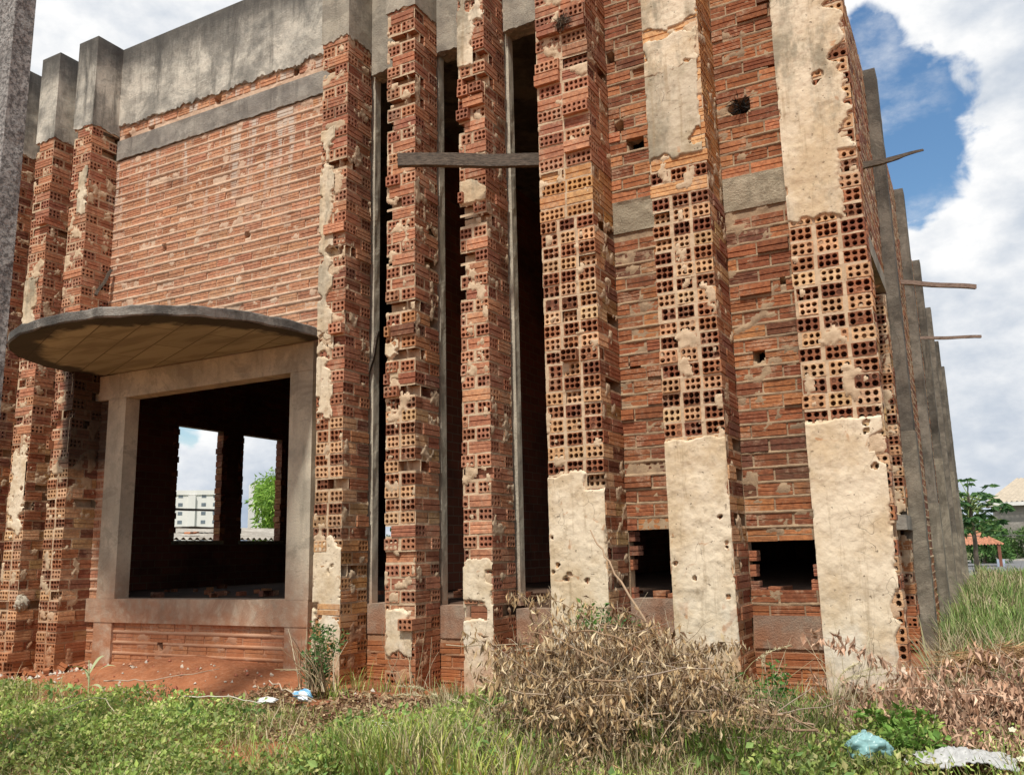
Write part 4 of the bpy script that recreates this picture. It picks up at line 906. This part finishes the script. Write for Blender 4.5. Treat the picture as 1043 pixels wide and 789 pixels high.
crumple('wrapper', 'second squashed white wrapper touching the first under the heap', 'wrapper', -.98, 4.66, -1.05, .05, .03, .025, wh, 12, .5)
crumple('grey_stone', 'pale round lump of mortar on the rubble between the outer piers', 'stone', -9.0, 5.9, -.42, .07, .06, .07, lambda U, V: np.stack([.4+0*U, .35+0*U, .27+0*U], -1), 13, 0, .9)
crumple('grey_stone', 'larger grey lump of mortar beside the pale round one', 'stone', -9.22, 6.05, -.42, .1, .06, .09, lambda U, V: np.stack([.3+0*U, .27+0*U, .21+0*U], -1), 14, 0, .9)
# rubble by the outer piers
def shard(label, x, y, z, s, az, tl):
    mb = MB(); fr = Fr((0, 0, 0), X_, Y_); brick(mb, fr, -s, s, -s*.42, s*.42, -s*.5, s*.5, 'end' if s > .07 else 'str', 'str', None, vary(random.choice(PAL['mix'])))
    o = mb.build('broken_brick', BR); o.location = (x, y, z); o.rotation_euler = (tl, tl*.6, az); tag(o, label, 'broken brick', 'broken bricks lying at the foot of the outer piers'); return o
for i in range(16):
    x = random.uniform(-9.15, -8.0); y = random.uniform(5.5, 6.1) if x < -8.8 or x > -8.4 else random.uniform(5.5, 5.8); shard('piece of broken hollow red brick in the rubble at the foot of the outer piers', x, y, float(g(x, y))+.03, random.uniform(.04, .085), random.random()*6, random.uniform(-.6, .6))
# ------------------------------------------------------------------ planks, poles, post
def plank(name, label, a, b, w, h, col_m=WD, cat='plank', taper=1.):
    a = np.array(a, float); b = np.array(b, float); d = b-a; L = np.linalg.norm(d); d /= L; s = np.cross(d, (0, 0, 1)); s /= np.linalg.norm(s); u = np.cross(s, d)
    mb = MB(); n = 12; V = []
    for i in range(n+1):
        q = i/n; k = 1+(taper-1)*q; c = a+d*L*q+u*.006*math.sin(q*9)
        for e, f in ((-1, -1), (1, -1), (1, 1), (-1, 1)): V.append(c+s*e*w/2*k+u*f*h/2*k+rng.normal(size=3)*.0012)
    mb.add(V, [(i*4+k, i*4+(k+1) % 4, i*4+4+(k+1) % 4, i*4+4+k) for i in range(n) for k in range(4)]); mb.add(V[:4], [(0, 1, 2, 3)]); mb.add(V[-4:], [(0, 1, 2, 3)])
    return tag(mb.build(name, col_m), label, cat)
plank('wooden_plank', 'weathered dark grey plank jutting level across two narrow brick piers', (-3.86, 5.42, 3.125), (-2.62, 6.17, 3.13), .05, .105)
WP = m_wood('pinkish_wood', (.30, .22, .17), (.16, .11, .09))
plank('wooden_plank', 'splintered dark stub of timber poking from the side wall at the nearest column', (-.80, 8.62, 3.58), (-.125, 8.8, 3.70), .06, .075, taper=.25)
plank('wooden_pole', 'long pinkish timber pole poking from the side wall between columns', (-.80, 12.9, 3.60), (.26, 13.4, 3.48), .05, .06, WP, 'pole')
plank('wooden_pole', 'thin far timber pole poking from the side wall below the longer one', (-.80, 16.6, 3.55), (.32, 17.3, 3.58), .045, .05, WP, 'pole')
plank('wooden_batten', 'short grey batten leaning on the post beside the window side pier', (-4.82, 6.30, 1.55), (-4.72, 6.335, 2.02), .05, .02, WD, 'batten')
plank('wooden_batten', 'short grey batten slanting in the corner beside the outer pier above the canopy', (-8.42, 6.1, 2.9), (-8.36, 6.235, 3.22), .045, .03, WD, 'batten')
t = NT('pitted_concrete'); c = t.mix(t.ramp(t.noise(38, 6, .75), .38, .62), (.14, .135, .13), (.56, .55, .52)); c = t.mix(t.math('MULTIPLY', t.ramp(t.noise(4, 5, .6), .45, .65), .45), c, (.16, .155, .15))
t.bump(t.noise(45, 6, .8), .03, 1.); RP = t.done(c)
tag(rough_box('concrete_post', -5.42, -5.12, 3.0, 3.13, -1.4, 6.2, RP, None, 0, .03, 90., .01), 'tall rough grey concrete post standing free in front of the outer piers', 'post')
# dry tufts stuck in put-log holes
def tuft(name, label, x, y, z, s, col, n=120, cat='dry plant'):
    mb = MB(); P = np.tile([x, y, z], (n, 1))+rng.normal(size=(n, 3))*s*.25; D = rng.normal(size=(n, 3)); D[:, 1] -= .5; L = rng.uniform(.3, 1, n)*s; leaves(mb, P, D, L, L*.15, cols(n, col, .2), .2); return tag(mb.build(name, DL), label, cat)
tuft('dry_plant', 'dark dry tuft wedged in the brickwork high on the wide pier by the slits', -2.57, 5.9, 4.2, .09, [(.09, .075, .06), (.15, .12, .09)], 240)
tuft('dry_plant', 'black withered tuft hanging in a hole of the recessed wall', -1.31, 6.36, 3.33, .09, [(.02, .015, .012)], 119)
# ------------------------------------------------------------------ trees and background
def crown(lv, centers, n, L, wide, pal, droop=.3, jit=1.):
    for (x, y, z, r) in centers:
        d = rng.normal(size=(n, 3)); d /= np.linalg.norm(d, axis=1)[:, None]; q = rng.uniform(.35, 1, n)[:, None]**.6*r*(.7+.6*vn(d[:, 0]*3+x, d[:, 2]*3+y))[:, None]
        P = np.array([x, y, z])+d*q*np.array([1, 1, .85]); D = d*.7+rng.normal(size=(n, 3))*.5*jit; D[:, 2] -= droop; Ln = rng.uniform(.6, 1.2, n)*L
        leaves(lv, P, D, Ln, Ln*wide, cols(n, pal, .3), .2, curl=.2)
def tree(name, label, x, y, z0, h, cs, n, L, wide, pal, droop=.3, r=.12, branches=True):
    t_ = thing(name, label, 'tree' if 'bush' not in name else 'bush', (x, y, z0)); inv = Matrix.Translation((x, y, z0)).inverted()
    tr = MB(); hb = z0+h*.45; tr.tube([(x, y, z0-.1), (x+.05, y, z0+h*.2), (x, y+.05, hb), (x+.05, y, z0+h*.8)], [r, r*.85, r*.7, r*.3], 8, (.2, .15, .11))
    for (a, b, c_, rr) in cs: tr.tube([(x, y, hb-.2), ((x+a)/2+.1, (y+b)/2, (hb+c_)/2), (a, b, c_)], [r*.45, r*.3, r*.12], 6, (.2, .15, .11))
    lv = MB(); crown(lv, cs, n, L, wide, pal, droop)
    for mb_, nm, mt in ((tr, 'trunk', TN), (lv, 'crown', LF)):
        o = mb_.build(nm, mt, t_); o.matrix_parent_inverse = inv
    return t_
# tree beyond the side windows (drooping bright leaves)
def dirp(dx, dy, dz, s): return (dx*s, dy*s, dz*s)
TX = lambda s, a, b: None
cs = [(-16.2+random.gauss(0, .5), 18.4+random.gauss(0, .5), 1.45+random.gauss(0, .8), random.uniform(.45, .7)) for _ in range(26)]
tree('mango_tree', 'bright green drooping tree seen through the inner side window', -16.2, 18.5, -1.1, 4.2, cs, 900, .17, .3, [(.20, .36, .05), (.28, .45, .08), (.13, .26, .04)], .7)
cs = [(-14.5+random.gauss(0, 1.0), 24.5+random.gauss(0, .8), .6+random.gauss(0, .8), .6) for _ in range(14)]
tree('shade_tree', 'dark green tree glimpsed through the slit openings beyond the ruin', -14.5, 24.5, -1.1, 3.2, cs, 260, .16, .4, [(.05, .12, .03), (.08, .17, .04)], .3)
# papaya-like tree at the far end of the side wall, bushes behind
def papaya():
    x, y, z0 = -.35, 34., -1.1; t_ = thing('papaya_tree', 'dark green tree with umbrella like leaf whorls at the far end of the side wall', 'tree', (x, y, z0)); inv = Matrix.Translation((x, y, z0)).inverted()
    tr = MB(); tr.tube([(x, y, z0), (x+.05, y, 0), (x, y, 1.6)], [.08, .07, .05], 8, (.22, .18, .14)); lv = MB()
    for i in range(70):
        a = random.uniform(0, 6.283); e = random.uniform(-.6, .9); L = random.uniform(.5, 1.15); zz = random.uniform(.2, 1.7); b = np.array([x, y, zz]); d = np.array([math.cos(a)*math.cos(e), math.sin(a)*math.cos(e), math.sin(e)]); P = [b, b+d*L*.6+np.array([0, 0, .08]), b+d*L]
        tr.tube(P, [.02, .015, .01], 4, (.25, .32, .12)); m = 9; c_ = P[-1]; A = np.linspace(0, 6.283, m, endpoint=False); D = np.stack([np.cos(A), np.sin(A), np.full(m, -.55)], 1); D += d*.4; Ln = rng.uniform(.22, .36, m)
        leaves(lv, np.tile(c_, (m, 1)), D, Ln, Ln*.42, cols(m, [(.05, .12, .045), (.07, .16, .055), (.10, .2, .06)], .2), .15, curl=.15)
    for mb_, nm, mt in ((tr, 'trunk', TN), (lv, 'crown', LF)):
        o = mb_.build(nm, mt, t_); o.matrix_parent_inverse = inv
papaya()
cs = [(-.1+random.gauss(0, .5), 50+random.gauss(0, .5), .3+random.gauss(0, .55), .7) for _ in range(12)]
tree('round_tree', 'mid green rounded tree behind the whorled tree', -.1, 50, -1.1, 2.8, cs, 420, .2, .45, [(.09, .19, .05), (.13, .25, .07), (.06, .13, .04)])
for i, (x, y, w, h, lb) in enumerate(((1.0, 56.2, 1.0, 1.3, 'dark shrub against the grey boundary wall nearest the tiled shelter'), (2.3, 56.4, 1.1, 1.6, 'taller arching shrub against the grey boundary wall beside the road'))):
    cs = [(x+random.gauss(0, w*.4), y+random.gauss(0, .3), -1.0+h*random.uniform(.25, .85), .45) for _ in range(10)]
    tree('bush', lb, x, y, -1.1, h, cs, 260, .22, .25, [(.06, .13, .035), (.09, .18, .05), (.15, .22, .08)], .1, .06)
cs = [(3.6+random.gauss(0, 1.0), 57+random.gauss(0, .4), -.4+random.gauss(0, .3), .5) for _ in range(8)]
tree('bush', 'low wide shrub further along the grey boundary wall', 3.8, 57, -1.1, 1.2, cs, 260, .22, .3, [(.06, .13, .035), (.09, .18, .05)], .1, .06)
# tiled shelter
def shelter():
    x, y = -.1, 44.; t_ = thing('tiled_shelter', 'small open shelter with orange clay tile roof beside the road', 'shelter', (x, y, -1.1)); inv = Matrix.Translation((x, y, -1.1)).inverted()
    mb = MB(); z1 = -.12
    ap = (x-.2, y, z1+.62); c4 = [(x-1.4, y-1, z1), (x+.8, y-1, z1), (x+.8, y+1, z1), (x-1.4, y+1, z1)]
    for a in range(4):
        p, q = np.array(c4[a]), np.array(c4[(a+1) % 4]); ap_ = np.array(ap); n = 18; m = 10
        U, V = np.meshgrid(np.linspace(0, 1, n*2+1), np.linspace(0, 1, m*2+1)); base = p*(1-U[..., None])+q*U[..., None]; P = base*(1-V[..., None])+ap_*V[..., None]; P[..., 2] += .03*np.cos(U*n*6.283)*(1-V)+.012*((V*m) % 1 > .5)
        nu = n*2+1; i = np.arange(nu-1); jx = np.arange(m*2); I, J = np.meshgrid(i, jx); k = (J*nu+I).ravel(); mb.add(P.reshape(-1, 3), np.stack([k, k+1, k+1+nu, k+nu], 1))
    o = mb.build('tiled_roof', m_plain('orange_clay_tile', (.42, .2, .12), .4, .9, 9), t_); o.matrix_parent_inverse = inv
    for px, py in ((x-1.25, y-.9), (x+.6, y-.9), (x+.6, y+.9), (x-1.25, y+.9)):
        mb = MB(); mb.box(px-.06, px+.06, py-.06, py+.06, -1.15, z1+.02); o = mb.build('shelter_post', m_plain('red_brown_post', (.22, .09, .06)), t_); o.matrix_parent_inverse = inv
    mb = MB(); mb.box(x+.45, x+.75, y-.95, y-.65, -1.15, -.75); o = mb.build('post_footing', m_plain('blue_grey_paint', (.35, .42, .52)), t_); o.matrix_parent_inverse = inv
shelter()
tag(rough_box('boundary_wall', .0, 40, 58, 58.25, -1.2, 1.05, m_concrete('grey_wall_render', (.36, .33, .29), (.26, .24, .21), .5, False), None, 0, .8, 91., .01), 'long plain grey rendered boundary wall behind the road shrubs', 'wall')
def house():
    x0, x1, y = .3, 22., 62.; t_ = thing('house', 'grey house with a pale beige tiled roof behind the boundary wall', 'house', (x0, y, -1.1)); inv = Matrix.Translation((x0, y, -1.1)).inverted()
    mb = MB(); mb.box(x0+.4, x1, y, y+9, -1.2, 2.35); o = mb.build('wall', m_plain('grey_house_render', (.40, .37, .33), .12), t_); o.matrix_parent_inverse = inv
    mb = MB(); z1, z2 = 2.35, 4.05
    def slope(a, b, c, d, n, m):
        a, b, c, d = map(np.array, (a, b, c, d)); U, V = np.meshgrid(np.linspace(0, 1, n*4+1), np.linspace(0, 1, m+1)); P = (a*(1-U[..., None])+b*U[..., None])*(1-V[..., None])+(d*(1-U[..., None])+c*U[..., None])*V[..., None]; P[..., 2] += .035*np.cos(U*n*6.283); nu = n*4+1; i = np.arange(nu-1); jx = np.arange(m); I, J = np.meshgrid(i, jx); k = (J*nu+I).ravel(); mb.add(P.reshape(-1, 3), np.stack([k, k+1, k+1+nu, k+nu], 1))
    slope((x0, y-.5, z1), (x1+.5, y-.5, z1), (x1-2.5, y+4.5, z2), (x0+2.0, y+4.5, z2), 80, 6); slope((x1+.5, y+9.5, z1), (x0, y+9.5, z1), (x0+2., y+4.5, z2), (x1-2.5, y+4.5, z2), 80, 6)
    slope((x0, y+9.5, z1), (x0, y-.5, z1), (x0+2.0, y+4.5, z2), (x0+2.0, y+4.5, z2), 36, 6)
    mb.box(x0-.02, x1+.5, y-.56, y-.5, z1-.22, z1-.02); o = mb.build('tiled_roof', m_plain('beige_roof_tile', (.42, .36, .28), .15, .9, 3), t_); o.matrix_parent_inverse = inv
    mb = MB(); mb.box(x0-.0, x1+.5, y-.6, y-.562, z1-.24, z1-.02, (.75, .74, .7)); o = mb.build('fascia', TN, t_); o.matrix_parent_inverse = inv
house()
mb = MB(); mb.tube([(-8, 40, .35), (8, 40.4, .1), (24, 40.8, .35)], .012, 4, (.1, .1, .1)); tag(mb.build('overhead_cable', TN), 'thin overhead cable strung across above the road', 'cable')
# shed with corrugated roof outside the inner side windows
def shed():
    x, y = -12.6, 9.4; t_ = thing('corrugated_shed', 'low shed with grey wavy sheet roof outside the side windows', 'shed', (-13.5, 12, -1.1)); inv = Matrix.Translation((-13.5, 12, -1.1)).inverted()
    U, V = np.meshgrid(np.linspace(0, 1, 361), np.linspace(0, 1, 8)); Y = 9.+U*9.; X = -12.4-V*3.4; Z = .36+V*.34+.024*np.cos(U*9*2*math.pi/.155)
    nu = 361; i = np.arange(nu-1); jx = np.arange(7); I, J = np.meshgrid(i, jx); k = (J*nu+I).ravel(); mb = MB(); F = np.stack([k, k+1, k+1+nu, k+nu], 1); mb.add(np.stack([X, Y, Z], -1).reshape(-1, 3), F, smooth=True); mb.add(np.stack([X, Y, Z-.008], -1).reshape(-1, 3), F, smooth=True)
    o = mb.build('corrugated_roof', m_concrete('fibre_cement', (.44, .41, .36), (.3, .27, .23), .4, False), t_); o.matrix_parent_inverse = inv
    mb = MB(); mb.box(-15.7, -12.55, 9.2, 17.8, -1.1, .33); o = mb.build('wall', m_plain('red_block', (.22, .09, .06), .3), t_); o.matrix_parent_inverse = inv
shed()
plank('roof_batten', 'flat dark board lying on the wavy shed roof', (-13.6, 11.9, .60), (-13.9, 13.6, .63), .25, .03, WD, 'board')
plank('roof_tile_shard', 'loose orange tile shard on the wavy shed roof', (-12.8, 11.45, .47), (-12.9, 11.75, .48), .12, .03, m_plain('orange_shard', (.5, .2, .1)), 'tile')
plank('steel_pipe', 'dark pipe running level above the shed roof', (-15.0, 11.5, 1.05), (-15.6, 15.1, 1.09), .05, .05, m_plain('dark_steel', (.06, .055, .05)), 'pipe')
plank('pipe_prop', 'short dark upright propping the pipe above the shed roof', (-15.5, 15.0, .5), (-15.5, 15.001, 1.06), .09, .09, m_plain('dark_prop', (.08, .07, .06)), 'prop')
# apartment blocks far away to the left
APW = m_plain('white_block_render', (.72, .71, .68), .05, .9, .3); APD = m_plain('block_window_glass', (.16, .19, .22), .2, .3, .5)
winme = None
def block(label, cx, cy, w, d, h, az, nf, ncw):
    global winme
    t_ = thing('apartment_block', label, 'apartment block', (cx, cy, -1.2)); t_.rotation_euler = (0, 0, az)
    mb = MB(); mb.box(-w/2, w/2, 0, d, 0, h); mb.box(-w/2, w/2, -.3, -.0, h-1.2, h+.4, (.8, .8, .8)); mb.box(-1.2, 1.2, -1.0, -.005, 0, h-1.5)
    mb.build('wall', APW, t_)
    for f in range(nf):
        for c_ in range(ncw):
            x = -w/2+(c_+.5)*w/ncw
            if abs(x) < 1.9: continue
            if winme is None:
                m2 = MB(); m2.box(-.75, .75, -.06, .1, -.6, .6); o = m2.build('window', APD, t_); winme = o.data
            else:
                o = bpy.data.objects.new('window', winme); C.objects.link(o); o.parent = t_
            o.location = (x, 0, 1.9+f*3.0)
# view rays: x=200px -> (-.738,.669) ; x=262 -> (-.692,.716)
def az_to(cx, cy): return math.atan2(cy, cx)+math.pi/2+math.pi
block('white apartment block, widest in the outer inside window', -243, 219, 27, 12, 24.5, R(40), 8, 7)
block('white apartment block behind the drooping tree in the inner inside window', -222, 238, 16, 12, 27.5, R(52), 9, 5)
block('paler apartment block half hidden by the brick jamb', -330, 268, 14, 12, 34, R(40), 11, 5)

# ------------------------------------------------------------------ world, sun, camera
w = bpy.data.worlds.new('World'); bpy.context.scene.world = w; w.use_nodes = True; nt = w.node_tree; nt.nodes.clear()
N = lambda k, **a: [n := nt.nodes.new(k), [setattr(n, q, v) for q, v in a.items()]][0]
SUN_EL, SUN_ROT = 60, 172
sky = N('ShaderNodeTexSky', sky_type='NISHITA'); sky.sun_disc = False; sky.sun_elevation = R(SUN_EL); sky.sun_rotation = R(SUN_ROT); sky.air_density = 1.3; sky.dust_density = .6; sky.ozone_density = 2.
hs = N('ShaderNodeHueSaturation'); hs.inputs['Saturation'].default_value = 1.2; nt.links.new(sky.outputs[0], hs.inputs['Color'])
bg1 = N('ShaderNodeBackground'); bg1.inputs[1].default_value = .105; nt.links.new(hs.outputs[0], bg1.inputs[0])
tc = N('ShaderNodeTexCoord')
def Mth(op, a, b=0., c=0.):
    x = N('ShaderNodeMath', operation=op)
    for q, v in zip(x.inputs, (a, b, c)):
        if isinstance(v, bpy.types.NodeSocket): nt.links.new(v, q)
        else: q.default_value = v
    return x.outputs[0]
def Rm(v, a, b, lo=0., hi=1.):
    x = N('ShaderNodeMapRange', interpolation_type='SMOOTHSTEP'); nt.links.new(v, x.inputs[0]); x.inputs[1].default_value = a; x.inputs[2].default_value = b; x.inputs[3].default_value = lo; x.inputs[4].default_value = hi; return x.outputs[0]
def Noi(scale, det, ro=.6, off=(0, 0, 0), sc=(1, 1, 1.7), dist=0.):
    m = N('ShaderNodeMapping'); nt.links.new(tc.outputs['Generated'], m.inputs[0]); m.inputs['Location'].default_value = off; m.inputs['Scale'].default_value = sc
    x = N('ShaderNodeTexNoise'); nt.links.new(m.outputs[0], x.inputs[0]); x.inputs['Scale'].default_value = scale; x.inputs['Detail'].default_value = det; x.inputs['Roughness'].default_value = ro; x.inputs['Distortion'].default_value = dist; return x.outputs[0]
def gap(d, r0, r1):      # a clear patch of sky round direction d
    v = N('ShaderNodeVectorMath', operation='DISTANCE'); nt.links.new(tc.outputs['Generated'], v.inputs[0]); L = math.sqrt(sum(q*q for q in d)); v.inputs[1].default_value = tuple(q/L for q in d); return Rm(v.outputs['Value'], r0, r1, 1., 0.)
def dist(d, sc=(1, 1, 1)):
    v = N('ShaderNodeVectorMath', operation='SUBTRACT'); nt.links.new(tc.outputs['Generated'], v.inputs[0]); L = math.sqrt(sum(q*q for q in d)); v.inputs[1].default_value = tuple(q/L for q in d)
    m = N('ShaderNodeVectorMath', operation='MULTIPLY'); nt.links.new(v.outputs[0], m.inputs[0]); m.inputs[1].default_value = sc
    k = N('ShaderNodeVectorMath', operation='LENGTH'); nt.links.new(m.outputs[0], k.inputs[0]); return k.outputs['Value']
bil = Noi(7, 4, .5, (3, 1, 2), (1, 1, 1.2)); bil2 = Noi(24, 7, .55, (1, 2, 7), (1, 1, 1.3), .3)
wob = Mth('ADD', Mth('MULTIPLY', Mth('SUBTRACT', bil, .5), .11), Mth('MULTIPLY', Mth('SUBTRACT', bil2, .5), .055))
g1 = Mth('SUBTRACT', dist((-.03, .915, .40), (.9, 1, .62)), .044)
g1 = Mth('MINIMUM', g1, Mth('SUBTRACT', dist((-.04, .93, .35), (1, 1, 1)), .012))
g1 = Mth('MINIMUM', g1, Mth('SUBTRACT', dist((-.05, .865, .495), (1, 1, .8)), .028)); g1 = Mth('MINIMUM', g1, Mth('SUBTRACT', dist((-.035, .89, .45), (1, 1, .8)), .028))
g2 = Mth('SUBTRACT', dist((-.745, .49, .455)), .0)
g3 = Mth('SUBTRACT', dist((-.745, .655, .15)), .01)
g4 = Mth('SUBTRACT', .30, Rm(Noi(2.1, 3, .5, (9, 4, 4)), .60, .78, .0, .5))   # open sky elsewhere overhead
far = Mth('MINIMUM', Mth('MINIMUM', g1, g2), Mth('MINIMUM', g3, g4)); edge = Mth('ADD', far, wob)
mask = Rm(edge, -.004, .012)
wisp = Mth('MULTIPLY', Rm(Noi(7, 8, .62, (7, 3, 1), (1, 1, 1.8), .0), .46, .72), .55); mask = Mth('MAXIMUM', mask, wisp)
soft = Mth('MAXIMUM', mask, Mth('MULTIPLY', Rm(g2, .09, -.02, 0, 1), .0))
# cloud tone: bright billows at the sunlit edge, blue-grey bodies and bases
zz = N('ShaderNodeSeparateXYZ'); nt.links.new(tc.outputs['Generated'], zz.inputs[0])
sh = Noi(4.2, 7, .55, (1, 9, 4)); sh2 = Noi(17, 7, .6, (5, 2, 8)); tone = Mth('ADD', Mth('MULTIPLY', sh, .7), Mth('MULTIPLY', sh2, .3))
tone = Mth('ADD', tone, Rm(edge, .0, .15, .13, .0)); tone = Mth('SUBTRACT', tone, Rm(zz.outputs[2], .2, .02, 0, .07))
tone = Mth('ADD', tone, Rm(zz.outputs[0], -.3, -.6, 0, .01))
cr = N('ShaderNodeValToRGB'); nt.links.new(tone, cr.inputs[0]); cr.color_ramp.elements[0].position = .38; cr.color_ramp.elements[0].color = (.44, .52, .64, 1); cr.color_ramp.elements[1].position = .63; cr.color_ramp.elements[1].color = (1, 1, 1, 1)
e = cr.color_ramp.elements.new(.49); e.color = (.66, .71, .78, 1)
bg2 = N('ShaderNodeBackground'); bg2.inputs[1].default_value = .79; nt.links.new(cr.outputs[0], bg2.inputs[0])
mx = N('ShaderNodeMixShader'); nt.links.new(mask, mx.inputs[0]); nt.links.new(bg1.outputs[0], mx.inputs[1]); nt.links.new(bg2.outputs[0], mx.inputs[2])
wo = N('ShaderNodeOutputWorld'); nt.links.new(mx.outputs[0], wo.inputs[0])

s = bpy.data.lights.new('sun', 'SUN'); s.energy = 3.7; s.angle = R(5); s.color = (1, .95, .87); so = bpy.data.objects.new('sun', s); C.objects.link(so)
el, az = R(SUN_EL), R(SUN_ROT); d = Vector((math.sin(az)*math.cos(el), math.cos(az)*math.cos(el), math.sin(el))); so.rotation_euler = d.to_track_quat('Z', 'Y').to_euler(); so.location = (0, 0, 20)

cam = bpy.data.cameras.new('camera'); co = bpy.data.objects.new('camera', cam); C.objects.link(co); bpy.context.scene.camera = co
f, pit, rol, yaw = 890.27, .185956, -.022262, .485797
fwd = Vector((-math.sin(yaw)*math.cos(pit), math.cos(yaw)*math.cos(pit), math.sin(pit))); r0 = Vector((math.cos(yaw), math.sin(yaw), 0)); u0 = r0.cross(fwd)
c_, s_ = math.cos(rol), math.sin(rol); rr_ = r0*c_+u0*s_; uu_ = -r0*s_+u0*c_
M = Matrix((rr_, uu_, -fwd)).transposed().to_4x4(); co.matrix_world = M
cam.sensor_fit = 'HORIZONTAL'; cam.sensor_width = 36; cam.lens = 36*f/1043; cam.clip_start = .05; cam.clip_end = 3000
sc = bpy.context.scene; sc.view_settings.view_transform = 'Standard'; sc.view_settings.look = 'None'; sc.view_settings.exposure = 0.36; sc.view_settings.gamma = 1
sc.cycles.max_bounces = 6; sc.cycles.diffuse_bounces = 3; sc.cycles.use_denoising = True
